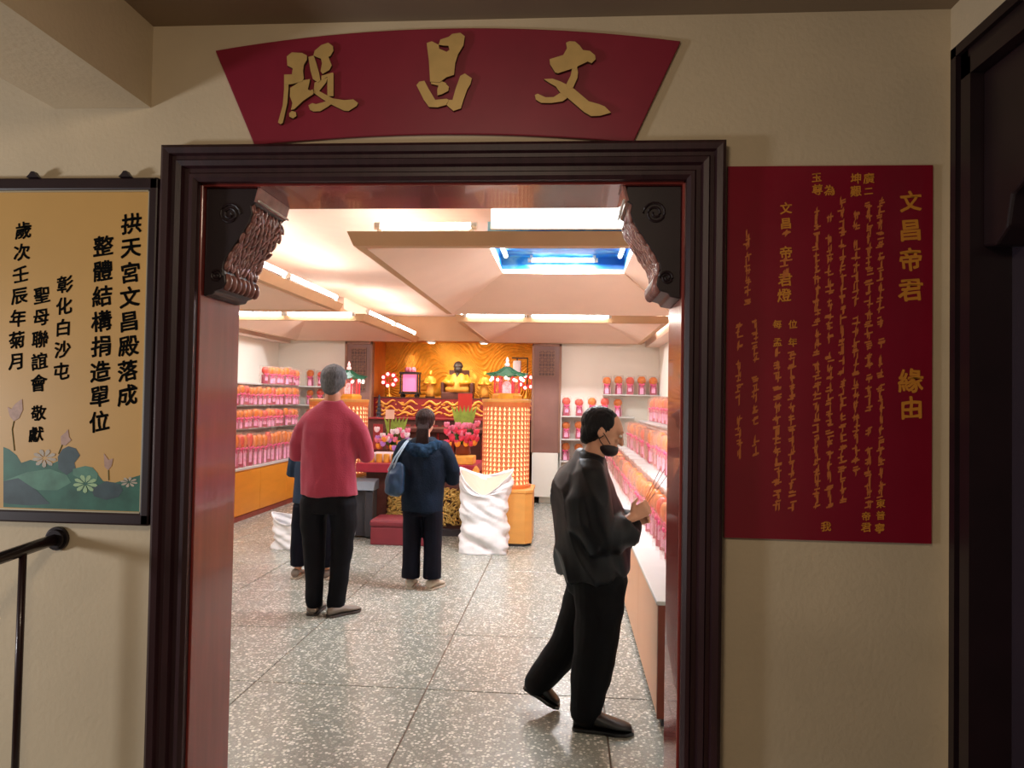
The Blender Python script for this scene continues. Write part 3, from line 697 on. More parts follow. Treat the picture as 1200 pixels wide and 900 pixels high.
# deities
def deity(cx, h, standing, lab, dark):
    z = 1.515; y = 11.35
    r = thing('altar_statue', (cx, y, z), lab, 'statue')
    b = MB()
    if not standing:
        b.bb(cx-.24,cx+.24,y-.12,y+.16,z,z+.09); b.bb(cx-.25,cx-.20,y-.1,y+.12,z+.09,z+.24); b.bb(cx+.20,cx+.25,y-.1,y+.12,z+.09,z+.24); b.bb(cx-.16,cx+.16,y+.12,y+.16,z+.09,z+.44)
        b.build('throne', 'altar_brown', r, bevel=.008)
        MB().lathe([(.20,z+.09),(.21,z+.15),(.16,z+.23),(.13,z+.30),(.12,z+.35),(.06,z+.39)], (cx,y,0), 18, 1, .7).build('robe', 'gold_soft', r, smooth=True)
        b = MB()
        for s in (-1,1):
            b.tube([(cx+s*.12,y,z+.34),(cx+s*.19,y-.06,z+.24),(cx+s*.05,y-.14,z+.22)], [.045,.055,.04], 8)
        b.build('sleeve', 'gold', r, smooth=True)
        hz = z+.44
    else:
        MB().lathe([(.07,z),(.08,z+.02)], (cx,y,0), 14).build('base', 'altar_brown', r)
        MB().lathe([(.075,z+.02),(.06,z+.10),(.055,z+.20),(.07,z+.27),(.055,z+.32),(.02,z+.34)], (cx,y,0), 14, 1, .7).build('robe', 'gold_soft', r, smooth=True)
        b = MB()
        for s in (-1,1): b.tube([(cx+s*.06,y,z+.30),(cx+s*.085,y-.03,z+.22),(cx+s*.02,y-.08,z+.22)], [.02,.026,.018], 8)
        b.tube([(cx,y-.08,z+.18),(cx,y-.09,z+.34)], .008, 6); b.build('sleeve', 'gold', r, smooth=True)
        hz = z+.37
    q = .082 if not standing else .035
    b = MB(); b.ball((cx,y-.01,hz), (q*.8,q*.85,q), 12, 8); b.ball((cx,y-.01-q*.85,hz-q*.1), (q*.14,q*.2,q*.2), 6, 4); b.build('head', 'face_dark' if dark else 'gold', r, smooth=True)
    b = MB(); b.lathe([(q*.9,hz+q*.4),(q*.95,hz+q*.7),(q*.7,hz+q*1.3),(q*.2,hz+q*1.6)], (cx,y,0), 12, 1, .9); b.build('hat', 'face_dark' if dark else 'gold', r, smooth=True)
    if dark: MB().tube([(cx,y-.06,hz-.05),(cx,y-.075,hz-.13)], [.035,.012], 8).build('beard', 'face_dark', r, smooth=True)
deity(-1.70, .5, False, 'seated deity statue with dark face and gold robe at the middle of the altar', True)
deity(-2.13, .4, True, 'small gold standing attendant statue left of the seated deity', False)
deity(-1.28, .4, True, 'small gold standing attendant statue right of the seated deity', False)

# pink lantern box with incense, red bulb cluster, hanging lamp
def pink_lantern():
    c = at(482, 466, Y=11.3); cx, y, z = c.x, 11.2, 1.515
    r = thing('altar_lantern', (cx,y,z), 'box lantern with a glowing pink panel, left of the altar statues', 'lantern')
    b = MB(); b.bb(cx-.15,cx+.15,y-.1,y+.1,z+.05,z+.08); b.bb(cx-.15,cx+.15,y-.1,y+.1,z+.36,z+.385)
    for s in (-1,1):
        for t in (-1,1): b.bb(cx+s*.13-.01,cx+s*.13+.01,y+t*.085-.01,y+t*.085+.01,z+.08,z+.36); b.ball((cx+s*.11,y+t*.07,z+.025),(.03,.03,.028),8,5)
    b.build('frame', 'face_dark', r)
    MB().bb(cx-.10,cx+.10,y-.07,y+.07,z+.09,z+.35).build('panel', 'lantern_pink', r)
    b = MB()
    for k in range(8): b.ball((cx+.06*math.cos(k*PI/4),y+.06*math.sin(k*PI/4),z+.42),(.03,.03,.045),7,5)
    b.build('lotus_top', 'bloom_pink', r, smooth=True)
    b = MB()
    for k in range(9):
        dx = (k-4)*.018; b.tube([(cx+dx*.4,y,z+.42),(cx+dx*1.4,y,z+.68-.02*abs(k-4))], .006, 5)
    b.build('sprig', 'gold_soft', r)
pink_lantern()
def bulb_cluster(cx, y, z, lab, n=7):
    r = thing('flower_lamp', (cx,y,z), lab, 'lamp')
    MB().lathe([(.05,z),(.05,z+.02),(.015,z+.05),(.012,z+.18)], (cx,y,0), 10).build('stand', 'gold', r, smooth=True)
    b = MB(); b2 = MB(); rnd = random.Random(int(abs(cx)*100))
    for k in range(n):
        a = 2*PI*k/n; rr = .10
        p = (cx+rr*math.cos(a), y-.02, z+.26+rr*.9*math.sin(a))
        b.ball(p, .024, 8, 6); b2.tube([(cx,y,z+.17), p], .005, 5); b2.ball((p[0],p[1]+.025,p[2]), (.042,.02,.042), 8, 5)
    b2.build('petals', 'lantern_red', r, smooth=True); b.build('bulb', 'bulb_white', r, smooth=True, kind='stuff')
bulb_cluster(at(456,460,Y=11.1).x, 11.1, 1.515, 'small red flower shaped lamp cluster left of the pink lantern')
bulb_cluster(at(617,462,Y=11.1).x, 11.1, 1.515, 'small red flower shaped lamp cluster right of the altar statues')
c = at(606, 432, Y=11.2)
r = thing('glass_lamp', c, 'white glass lamp hanging from a black bracket, upper right of the altar', 'lamp')
MB().bb(c.x-.06,c.x+.06,11.14,11.26,c.z-.08,c.z+.12).build('glass', 'bloom_white', r, bevel=.01)
b = MB(); b.bb(c.x-.08,c.x+.16,11.19,11.21,c.z+.15,c.z+.17); b.bb(c.x+.15,c.x+.165,11.19,11.21,1.515,c.z+.17); b.bb(c.x-.01,c.x+.01,11.19,11.21,c.z+.11,c.z+.15); b.build('bracket', 'face_dark', r)

# small grey pagoda + red notice on lower tier
c = at(444, 488, Y=10.7)
b = MB()
for k in range(6): b.lathe([(.06-.008*k,1.215+k*.055),(.035-.004*k,1.235+k*.055),(.03-.004*k,1.27+k*.055)], (c.x,10.7,0), 8)
o = b.build('pagoda_ornament', 'dark_grey'); tag(o, 'small grey seven tier pagoda ornament at the left end of the altar', 'ornament'); center_obj(o)
def board_sign(px0, py0, px1, py1, Y, m, lab, post):
    a, c = at(px0,py0,Y=Y), at(px1,py1,Y=Y); r = thing('notice', ((a.x+c.x)/2,Y,post), lab, 'notice')
    MB().bb(a.x,c.x,Y-.006,Y+.006,c.z,a.z).build('card', m, r)
    MB().tube([((a.x+c.x)/2,Y+.012,a.z-.05),((a.x+c.x)/2,Y+.012,post)], .007, 6).build('stick', 'brown_trim', r)
board_sign(537,461,553,487,8.45,'paper_red','plain bright red paper card standing above the flower bouquet',.80)
board_sign(452,480,462,491,8.5,'sack_inner','small pink card on a stick above the orchids',.80)

def nth(n): return '%d%s' % (n, 'th' if 10 < n % 100 < 14 else {1:'st',2:'nd',3:'rd'}.get(n % 10, 'th'))
# ------------------------------------------------------------------ offering tables
def table(name, x0, x1, y0, y1, ztop, lab, mtop, mbody, thick=.10):
    t = thing(name, ((x0+x1)/2,(y0+y1)/2,0), lab, 'table')
    MB().bb(x0,x1,y0,y1,ztop-thick,ztop).build('tabletop', mtop, t, bevel=.006)
    return t
t1 = table('offering_table', -2.30, -.98, 7.95, 8.75, .78, 'red topped offering table with gold carved front in front of the altar', 'table_red', 'altar_brown')
MB().bb(-2.22,-1.04,8.10,8.7,.0,.68).build('body', 'altar_brown', t1)
MB().bb(-2.24,-1.02,8.02,8.72,.0,.07).build('plinth', 'dark_grey', t1)
b = MB(); rnd = random.Random(21)
for k in range(1100):
    x = rnd.uniform(-1.98,-1.06); z = rnd.uniform(.09,.50); a = rnd.uniform(-.6,.6)+1.1*math.sin(x*7+z*9)
    L = rnd.uniform(.03,.07)
    b.tube([(x,8.085,z),(x+L*math.sin(a)*.5,8.06,z+L*.5*math.cos(a)),(x+L*math.sin(a+.4),8.085,z+L*math.cos(a+.4))], [.006,.010,.003], 5)
b.build('gilded_carving', 'straw_gold', t1, smooth=True, kind='stuff')
t2 = table('incense_table', -2.30, -.95, 9.2, 9.9, 1.12, 'dark carved table between the offering table and the altar', 'altar_brown', 'altar_brown', .05)
MB().bb(-2.25,-1.0,9.28,9.85,.0,1.07).build('body', 'altar_brown', t2)
b = MB()
for k in range(7): b.lathe([(.012,.12),(.022,.3),(.014,.5),(.024,.8),(.014,1.06)], (-2.2+k*.19,9.26,0), 8)
b.build('baluster', 'altar_red', t2, smooth=True, kind='stuff')

# kneeling stool, cabinet at left, gold side box
k = thing('kneeling_stool', (-1.72,7.6,0), 'dark red kneeling stool on the floor before the offering table', 'stool')
MB().bb(-1.98,-1.42,7.42,7.80,.0,.18).build('base', 'cushion_red', k, bevel=.01)
MB().bb(-1.99,-1.41,7.41,7.81,.18,.255).build('cushion', 'cushion_red', k, bevel=.025)
g = thing('burner_cabinet', (-2.2,7.9,0), 'dark cabinet with sloped grey metal lid between the red shirted person and the table', 'cabinet')
MB().bb(-2.44,-2.05,7.78,7.93,.02,.52).build('body', 'dark_grey', g, bevel=.005)
b = MB(); b.prism([(-2.5,7.70,.51),(-2.5,7.93,.51),(-2.5,7.93,.62),(-2.5,7.76,.60)], (.47,0,0)); b.build('lid', 'grey_metal', g, bevel=.006)
MB().bb(-2.12,-2.04,7.72,7.80,.02,.50).build('leg', 'dark_grey', g, bevel=.004)
MB().bb(-2.46,-2.38,7.72,7.80,.02,.50).build('leg', 'brown_trim', g, bevel=.004)
o = MB().ball((-2.25,7.62,.09),(.06,.05,.09),10,7).build('plastic_bag', 'sack_white', smooth=True); tag(o, 'small white knotted bag on the floor by the dark cabinet', 'bag'); center_obj(o)
# little offerings on the table
rnd = random.Random(2)
for i in range(5):
    x = -2.16+i*.085; b = MB(); b.lathe([(.030,.78),(.034,.80),(.034,.87),(.028,.875)], (x,8.08,0), 12)
    o = b.build('offering_cup', 'gold_soft', smooth=False); tag(o, 'gold offering cup on the red table, %s from the left of five' % nth(i+1), 'cup', 'gold offering cups'); center_obj(o)
o = MB().bb(-2.20,-1.78,8.18,8.45,.78,.875).build('offering_box', 'bloom_white', bevel=.01); tag(o, 'low white box on the left of the red offering table', 'box'); center_obj(o)
o = MB().bb(-1.32,-1.02,8.02,8.30,.78,.87).build('offering_tray', 'gold_soft', bevel=.01); tag(o, 'orange gold tray under the flower bouquet', 'tray'); center_obj(o)
def bouquet(cx, y, z, lab, spread, blooms, tall, seed):
    r = thing('flower_bouquet', (cx,y,z), lab, 'flowers'); rnd = random.Random(seed)
    MB().lathe([(.07,z),(.09,z+.02),(.08,z+.08),(.10,z+.12)], (cx,y,0), 14).build('pot', 'brown_trim', r, smooth=True)
    b = MB()
    for k in range(46):
        a = rnd.uniform(0,2*PI); q = rnd.uniform(.3,1)*spread; L = rnd.uniform(.12,.26)*tall
        p0 = Vector((cx+q*.3*math.cos(a), y+q*.3*math.sin(a), z+.10)); p1 = Vector((cx+q*math.cos(a), y+q*.7*math.sin(a), z+.10+L)); pm = (p0+p1)/2+Vector((0,0,.03))
        sd = Vector((math.sin(a),-math.cos(a),0))*.018
        b.add([p0, pm-sd, pm+sd, p1, pm+Vector((0,0,.004))], [(0,1,4),(0,4,2),(1,3,4),(4,3,2)])
    b.build('foliage', 'leaf', r, kind='stuff')
    b = MB()
    for k in range(7):
        x = cx+(k-3)*.03; b.add([(x,y+.03,z+.30*tall),(x-.03,y+.04,z+.42*tall),(x+.02*(k-3),y+.04,z+.56*tall),(x+.03,y+.03,z+.42*tall)], [(0,1,2,3)])
    b.build('tall_leaf', 'leaf_light', r)
    for mname, n, (zlo, zhi) in blooms:
        for k in range(n):
            a = rnd.uniform(PI,2*PI); q = rnd.uniform(.2,1)*spread
            p = (cx+spread*((k+.5)/n*2-1)*.95, y-.10-.06*rnd.random(), z+rnd.uniform(zlo,zhi)*tall)
            b = MB()
            for s in range(5):
                aa = s*2*PI/5
                b.ball((p[0]+.016*math.cos(aa),p[1]+.012*math.sin(aa),p[2]), (.018,.014,.034), 7, 5, Matrix.Rotation(.35*math.cos(aa), 3, 'Y'))
            b.build('bloom', mname, r, smooth=True)
bouquet(at(543,520,Y=8.3).x, 8.28, .87, 'large bouquet of pink and red lilies with green leaves on the red table', .20, [('bloom_red',8,(.20,.30)),('bloom_pink',9,(.30,.37)),('bloom_orange',4,(.10,.15)),('bloom_red',7,(.13,.2)),('bloom_pink',5,(.2,.28))], 1, 4)
bouquet(at(462,520,Y=8.6).x, 8.62, .78, 'loose bouquet of white and violet orchids at the left of the red table', .22, [('bloom_white',7,(.24,.42)),('bloom_violet',6,(.14,.28)),('bloom_orange',5,(.14,.3)),('bloom_pink',8,(.2,.38))], .9, 6)
o = MB().prism([(-1.10,7.80,0),(-.93,7.80,0),(-.93,7.80,.74),(-.97,7.80,.79),(-1.02,7.80,.70),(-1.10,7.80,.58)], (0,.12,0)).build('gold_ornament', 'gold_soft', bevel=.01); tag(o, 'orange gold carved ornament between the table and the right lamp tower', 'ornament'); center_obj(o); o.location.z = .0; o.scale.z = 1.0
o.location.z = .0

# ------------------------------------------------------------------ lamp towers
def tower(cx, cy, R, z0, z1, lab, rows, ncol, pedestal):
    r = thing('lamp_tower', (cx,cy,z0), lab, 'lamp tower')
    MB().lathe([(R+.02,z0),(R+.02,z0+.03),(R-.025,z0+.035),(R-.025,z1-.05),(R+.005,z1-.045),(R+.008,z1)], (cx,cy,0), 36).build('core', 'niche_back', r)
    b = MB(); dz = (z1-z0-.08)/rows
    for k in range(rows+1):
        z = z0+.035+k*dz
        b.rings([[(cx+q*math.cos(2*PI*j/48), cy+q*math.sin(2*PI*j/48), zz_) for j in range(48)] for q, zz_ in ((R-.025,z-.005),(R,z-.005),(R,z+.005),(R-.025,z+.005))], cap=False)
    for j in range(ncol):
        a = 2*PI*j/ncol; b.box((cx+(R-.012)*math.cos(a), cy+(R-.012)*math.sin(a), (z0+z1)/2), (.026,.009,z1-z0-.08), rz=a)
    b.build('grid', 'niche_rib', r)
    b = MB()
    for k in range(rows):
        for j in range(ncol):
            a = 2*PI*(j+.5)/ncol; z = z0+.035+k*dz
            p = (cx+(R-.014)*math.cos(a), cy+(R-.014)*math.sin(a))
            b.lathe([(.013,z+.006),(.014,z+dz*.35),(.006,z+dz*.62),(.009,z+dz*.75),(.001,z+dz*.88)], (p[0],p[1],0), 5)
    b.build('lamp_figures', 'niche_glow', r, kind='stuff')
    MB().lathe([(R+.008,z1),(R+.012,z1+.01),(R+.012,z1+.03),(R-.02,z1+.035)], (cx,cy,0), 36).build('cap', 'box_wood', r)
    if pedestal:
        q = thing('tower_pedestal', (cx,cy,0), 'honey coloured wooden box with cut corners under the right lamp tower', 'pedestal')
        h = .30; c_ = .07
        oc = [(-h+c_,-h),(h-c_,-h),(h,-h+c_),(h,h-c_),(h-c_,h),(-h+c_,h),(-h,h-c_),(-h,-h+c_)]
        b = MB(); b.rings([[(cx+x*s,cy+y*s,z) for x, y in oc] for s, z in ((1,.03),(1,z0-.03))]); b.build('body', 'box_wood', q)
        b = MB(); b.rings([[(cx+x*s,cy+y*s,z) for x, y in oc] for s, z in ((1.03,z0-.03),(1.03,z0))]); b.build('top', 'box_wood', q, bevel=.004)
        b = MB(); b.rings([[(cx+x*s,cy+y*s,z) for x, y in oc] for s, z in ((.95,0),(.95,.03))]); b.build('kick', 'dark_grey', q)
def pagoda(cx, cy, z, R, lab):
    r = thing('pagoda_lantern', (cx,cy,z), lab, 'lantern')
    hexa = [(math.cos(k*PI/3), math.sin(k*PI/3)) for k in range(6)]
    b = MB(); b.rings([[(cx+x*q,cy+y*q,zz_) for x, y in hexa] for q, zz_ in ((R,z),(R,z+.04),(R*.9,z+.045),(R*.9,z+.06))]); b.build('base', 'gold', r, bevel=.003)
    b = MB(); b.rings([[(cx+x*q,cy+y*q,zz_) for x, y in hexa] for q, zz_ in ((R*.8,z+.06),(R*.8,z+.23))]); b.build('glass_body', 'lantern_glass', r)
    MB().lathe([(.05,z+.06),(.05,z+.15),(.02,z+.19)], (cx,cy,0), 8).build('inner_lamp', 'bulb_pink', r)
    for x, y in hexa: MB().tube([(cx+x*R*.82,cy+y*R*.82,z+.05),(cx+x*R*.82,cy+y*R*.82,z+.24)], .010, 6).build('post', 'lantern_red', r)
    b = MB()
    for k in range(6):
        a0 = k*PI/3; 
        P = lambda a, q, zz_: (cx+q*math.cos(a), cy+q*math.sin(a), zz_)
        b.add([P(a0,R*1.35,z+.255),P(a0+PI/6,R*1.05,z+.23),P(a0+PI/3,R*1.35,z+.255),P(a0+PI/3,R*.6,z+.29),P(a0+PI/6,R*.55,z+.285),P(a0,R*.6,z+.29),(cx,cy,z+.35)], [(0,1,4,5),(1,2,3,4),(5,4,6),(4,3,6)])
        b.tube([P(a0,R*1.4,z+.265),P(a0,R*.7,z+.285),(cx,cy,z+.355)], .008, 5)
    b.build('roof', 'green_roof', r, kind=None)
    b = MB(); b.lathe([(.02,z+.345),(.03,z+.37),(.012,z+.39),(.02,z+.41),(.002,z+.45)], (cx,cy,0), 8); b.build('finial', 'bulb_pink', r, smooth=True)
    b = MB()
    for k in range(12):
        a = 2*PI*k/12; b.ball((cx+R*1.08*math.cos(a), cy+R*1.08*math.sin(a), z+.20+.02*(k%2)), .018, 7, 5)
    b.build('bulb', 'bulb_white', r, smooth=True, kind='stuff')
tower(-.65, 7.86, .25, .575, 1.47, 'tall round golden tower of small lit figure lamps right of the altar', 17, 30, True)
pagoda(-.65, 7.86, 1.505, .16, 'green roofed red pagoda lantern on the right lamp tower')
tower(-2.71, 8.62, .34, .575, 1.44, 'round golden tower of small lit figure lamps behind the red shirted person', 16, 38, False)
pagoda(-2.60, 8.62, 1.475, .16, 'green roofed red pagoda lantern on the left lamp tower')
q = thing('tower_pedestal', (-2.71,8.62,0), 'round orange wooden base under the left lamp tower', 'pedestal')
MB().lathe([(.28,.0),(.30,.02),(.30,.55),(.33,.57)], (-2.71,8.62,0), 24).build('body', 'box_wood', q)

# ------------------------------------------------------------------ counters and tiers
lc = thing('left_counter', (-4.1,9,0), 'long orange counter along the left wall under the wrapped offerings', 'counter')
LX = -3.86
MB().bb(XL,LX-.02,6.5,YB-.005,.06,.60).build('body', 'cab_orange', lc)
for k in range(5): MB().bb(LX-.02,LX-.005,6.52+k*.87,6.52+k*.87+.865,.07,.585).build('door_panel', 'cab_orange', lc, bevel=.003)
MB().bb(XL,LX,6.5,YB-.005,.60,.625).build('worktop', 'white_shelf', lc)
MB().bb(XL,LX-.01,6.5,YB-.005,0,.06).build('kick_board', 'kick', lc)
b = MB()
for z in (1.075,1.365,1.64): b.bb(XL,LX-.10,6.5,YB-.005,z,z+.015)
for z in (1.075,1.365,1.64): b.bb(LX-.10,-3.36,YB-.27,YB-.005,z,z+.015)
for y in (6.6,8.0,9.4,10.6): b.bb(XL,XL+.02,y,y+.02,.625,1.655)
b.bb(LX,-3.36,YB-.30,YB-.005,.60,.625)
b.build('shelf', 'white_shelf', lc)
MB().bb(LX,-3.36,YB-.28,YB-.005,0,.60).build('return_panel', 'cab_orange', lc)

rc = thing('right_counter', (.9,7,0), 'long peach counter with stepped white tiers along the right wall', 'counter')
RX = .44; Y0 = 3.46
MB().bb(RX,XR-.003,Y0+.02,YB-.005,.04,.555).build('body', 'counter_peach', rc)
for k in range(8): MB().bb(RX-.012,RX+.001,Y0+.03+k*.92,Y0+.03+k*.92+.915,.05,.55).build('front_panel', 'counter_peach', rc, bevel=.002)
MB().bb(RX-.02,XR-.003,Y0,YB-.005,.555,.575).build('worktop', 'white_shelf', rc, bevel=.004)
MB().bb(RX-.012,XR-.003,Y0,Y0+.02,.04,.555).build('end_panel', 'brown_trim', rc)
MB().bb(RX+.01,XR-.003,Y0+.02,YB-.005,0,.04).build('kick_board', 'dark_grey', rc)
TI = [(.72,.87),(1.02,1.24)]
for (tx, tz) in TI:
    MB().bb(tx,XR-.003,Y0+.3,YB-.3,(.575 if tz < 1 else .87),tz-.02).build('tier_riser', 'white_shelf', rc)
    k = 0; y = Y0+.3
    while y < YB-.35:
        MB().bb(tx-.02,(1.02 if tz < 1 else XR-.003),y,min(y+.285,YB-.3),tz-.02,tz+(.004 if k % 2 else 0)).build('tier_board', 'white_shelf', rc, bevel=.003); y += .292; k += 1
b = MB()
for z in (.64,.955,1.285): b.bb(-.09,(.70 if z < 1 else .95),YB-.30,YB-.005,z-.015,z)
b.bb(.50,XR-.005,YB-.30,YB-.005,1.59,1.605); b.bb(-.10,-.085,YB-.28,YB-.005,.0,1.6)
b.build('back_shelf', 'white_shelf', rc)

# ------------------------------------------------------------------ wrapped offerings
def make_off(h, cols, seed, long=False, face='x'):
    """package facing local -Y: pouch on top, bow, slip below, film round it"""
    rnd = random.Random(seed)
    r = thing('wrapped_offering', (0,0,0), 'x', 'offering')
    wd = .115
    p = MB(); z0 = h*.50 if not long else h*.52
    rings = []
    for t, ww in ((0,.28),(.12,.62),(.35,.95),(.6,1.0),(.8,.88),(1,.5)):
        z = z0+(h*.93-z0)*t; a = wd/2*ww
        rings.append([(a*math.cos(2*PI*k/10)*(1+.10*math.sin(3*k)), .55*a*math.sin(2*PI*k/10), z) for k in range(10)])
    p.rings(rings); p.build('pouch', cols[0], r, smooth=True, world=False)
    b = MB(); b.rings([[(a*math.cos(2*PI*k/10), .6*a*math.sin(2*PI*k/10), z) for k in range(10)] for a, z in ((.020,z0-.015),(.026,z0+.01),(.045,z0+(h-z0)*.28),(.030,z0+(h-z0)*.30))]); b.build('band', cols[1], r, smooth=True, world=False)
    b = MB(); b.ball((0,-.036,z0), (.013,.010,.013), 6, 4)
    for s in (-1,1): b.ball((s*.024,-.036,z0+.006), (.022,.009,.016), 6, 4, Matrix.Rotation(-s*.5,3,'Y')); b.tube([(0,-.036,z0),(s*.02,-.04,z0-.045)], .006, 4)
    b.build('bow', 'ribbon_pink', r, smooth=True, world=False)
    b = MB(); sw = .021 if long else .026; zb = (.008,.045,.025)[seed-1]
    b.prism([(-sw,-.030,zb),(sw,-.030,zb),(sw,-.030,z0-.02),(-sw,-.030,z0-.02)], (0,.004,0)); b.build('slip', 'slip_pink', r, world=False)
    b = MB(); b.prism([(.049,-.009,zb),(.049,.011,zb),(.045,.010,z0-.02),(.045,-.010,z0-.02)], (.004,0,0)); b.build('side_slip', 'slip_pink', r, world=False)
    b = MB(); b.prism([(-.046,-.018,.002),(.046,-.018,.002),(.040,-.014,z0),(-.040,-.014,z0)], (0,.036,0)); b.build('backing', cols[2], r, world=False)
    b = MB(); q = wd/2+.006
    b.rings([[(x*q*s, y*.045, z) for x, y in ((-1,-1),(1,-1),(1,1),(-1,1))] for s, z in ((.80,.001),(1,h*.3),(1.02,h*.9),(.9,h))], cap=False)
    b.build('film', 'cellophane', r, world=False)
    return r
protos = []
for long, h in ((False,.27),(True,.42),(True,.33)):
    protos.append([make_off(h, ('pouch_orange','pouch_red','slip_red'), 1, long), make_off(h, ('pouch_red','pouch_orange','cyl_red'), 2, long), make_off(h, ('pouch_orange','pouch_orange','cyl_red'), 3, long)])
used = set(); NOFF = 0
def put_off(kind, x, y, z, rz, label, group, sc=1.0):
    global NOFF
    v = random.choice((0,0,1,2)); label = label.replace('orange', ('orange and pink','red topped','golden orange')[v], 1); src = protos[kind][v]
    if src.name not in used: used.add(src.name); o = src
    else: o = copy_tree(src)
    o.location = (x, y, z+.001); o.rotation_euler = (0, 0, rz+random.uniform(-.22,.22)); o.scale = (sc, sc, sc*random.uniform(.92,1.03))
    o['label'] = label; o['group'] = group; NOFF += 1
def row(kind, pts, z, rz, place, end, group, sc=1.0):
    # pts ordered from the named end
    for i, (x, y) in enumerate(pts):
        put_off(kind, x, y, z, rz, '%s wrapped offering, %s from the %s, %s' % ('orange', nth(i+1), end, place), group, sc)
rowdefs = [('bottom', .625, 1, 9), ('second', 1.09, 0, 9), ('third', 1.38, 0, 9), ('top', 1.655, 0, 10)]
for nm, z, kd, _ in rowdefs:
    n = int((10.55-(8.3 if nm != 'top' else 9.35))/.142)+1
    row(kd, [(LX-.085+random.uniform(-.01,.01), 10.5-i*.142+random.uniform(-.018,.018)) for i in range(n)], z, 1.05, 'left wall %s row' % nm, 'back corner', 'left wall offerings, %s row' % nm, 1.0 if kd else .93)
    row(kd, [(-3.83+i*.16, YB-.14) for i in range(4)], z, 0, 'back left %s row' % nm, 'corner', 'back left offerings, %s row' % nm, 1.0 if kd else .93)
row(2, [(.62+random.uniform(-.015,.015), 3.68+i*.135) for i in range(50)], .575, -1.0, 'right counter lowest tier', 'doorway end', 'right counter offerings, lowest tier')
row(2, [(.88+random.uniform(-.015,.015), 3.90+i*.135) for i in range(48)], .874, -1.0, 'right counter middle tier', 'doorway end', 'right counter offerings, middle tier', 1.08)
row(2, [(1.17+random.uniform(-.015,.015), 4.60+i*.135) for i in range(43)], 1.244, -1.0, 'right counter top tier', 'doorway end', 'right counter offerings, top tier')
for z, nm, xa, xb in ((.64,'bottom',-.02,.60),(.955,'second',-.02,.60),(1.285,'third',-.02,.90),(1.605,'top',.56,1.28)):
    st = .185 if nm != 'top' else .165
    row(0, [(xa+i*st, YB-.16) for i in range(int((xb-xa)/st)+1)], z, 0, 'back right %s row' % nm, 'altar side', 'back right offerings, %s row' % nm, 1.03)
for pl in protos:
    for p in pl:
        if p.name not in used:
            for c in list(p.children): bpy.data.objects.remove(c)
            bpy.data.objects.remove(p)
print('offerings', NOFF)

# ------------------------------------------------------------------ sacks
def sack(cx, cy, w, d, h, lab, seed, mouth=True):
    r = thing('white_sack', (cx,cy,0), lab, 'sack')
    n, m = 56, 50; rings = []
    for j in range(m+1):
        t = j/m; z = h*t; ring = []
        for k in range(n):
            a = 2*PI*k/n; ca, sa = math.cos(a), math.sin(a)
            e = 2.6; q = (abs(ca)**e+abs(sa)**e)**(-1/e)
            ww = w/2*(1.0-.10*math.sin(PI*t)*0+.04*math.cos(3*t*PI)-.12*t); dd = d/2*(1-.35*t)
            if t < .08: ww *= .93+.9*t; 
            x = ca*q*ww; y = sa*q*dd
            nz = noise.noise(Vector((x*5+seed, y*5, z*8+x*3)))*.034+noise.noise(Vector((x*4, y*4+seed, z*19+x*9)))*.020+noise.noise(Vector((x*16, y*16+seed, z*24)))*.006
            x += ca*nz*1.4; y += sa*nz*1.6
            top = z
            if t > .7:
                # corners of the mouth stand up, the middle of the front sags
                u = (t-.7)/.3; corner = abs(ca)**1.5
                top = z + u*(.03*corner*h - (.30*h*(1-corner)*(1 if sa < 0 else .25))); x += (ca*.05*u)
            ring.append((cx+x, cy+y, max(top, .0)))
        rings.append(ring)
    b = MB(); b.rings(rings, cap=False); b.add([rings[0][k] for k in range(n)], [tuple(range(n))])
    o = b.build('sack_body', 'sack_white', r, smooth=True); s = o.modifiers.new('s', 'SOLIDIFY'); s.thickness = .004
    if mouth:
        c = [Vector((cx+(v[0]-cx)*.93, cy+(v[1]-cy)*.9, v[2]-.03)) for v in rings[-1]]
        mid = Vector((cx, cy+.02, h*.66)); MB().add(c+[mid], [(i,(i+1) % n,n) for i in range(n)]).build('filling', 'sack_inner', r, smooth=True)
sack(-.80, 7.28, .50, .40, .80, 'large open white woven sack before the honey coloured pedestal', 1.3)
sack(-2.72, 7.15, .32, .25, .34, 'small white sack on the floor behind the person in the dark jacket', 5.1, False)

# ------------------------------------------------------------------ people
def stroke(mb, pts, n=14, right=(1,0,0), caps=True, flat=False):
    """pts: (x,y,z,ra,rb) cross sections; 'right' is the ra axis; flat keeps sections horizontal"""
    P = [Vector(p[:3]) for p in pts]; R = []; right = Vector(right)
    def frame(i):
        if flat: return Vector((0,0,1))
        return (P[min(i+1,len(P)-1)]-P[max(i-1,0)]).normalized()
    for i, p in enumerate(pts):
        t = frame(i); a = (right-t*right.dot(t))
        if a.length < .1: a = Vector((0,1,0))-t*t.y
        a.normalize(); c = t.cross(a)
        ra = p[3]; rb = p[4] if len(p) > 4 else p[3]
        ring = lambda k_, off: [P[i]+t*off+(a*math.cos(2*PI*q/n)*ra+c*math.sin(2*PI*q/n)*rb)*k_ for q in range(n)]
        if caps and i == 0:
            for k_, o_ in ((.35,-.93),(.7,-.7),(.92,-.38)): R.append(ring(k_, o_*min(ra,rb)))
        R.append(ring(1, 0))
        if caps and i == len(pts)-1:
            for k_, o_ in ((.92,.38),(.7,.7),(.35,.93)): R.append(ring(k_, o_*min(ra,rb)))
    mb.rings(R)
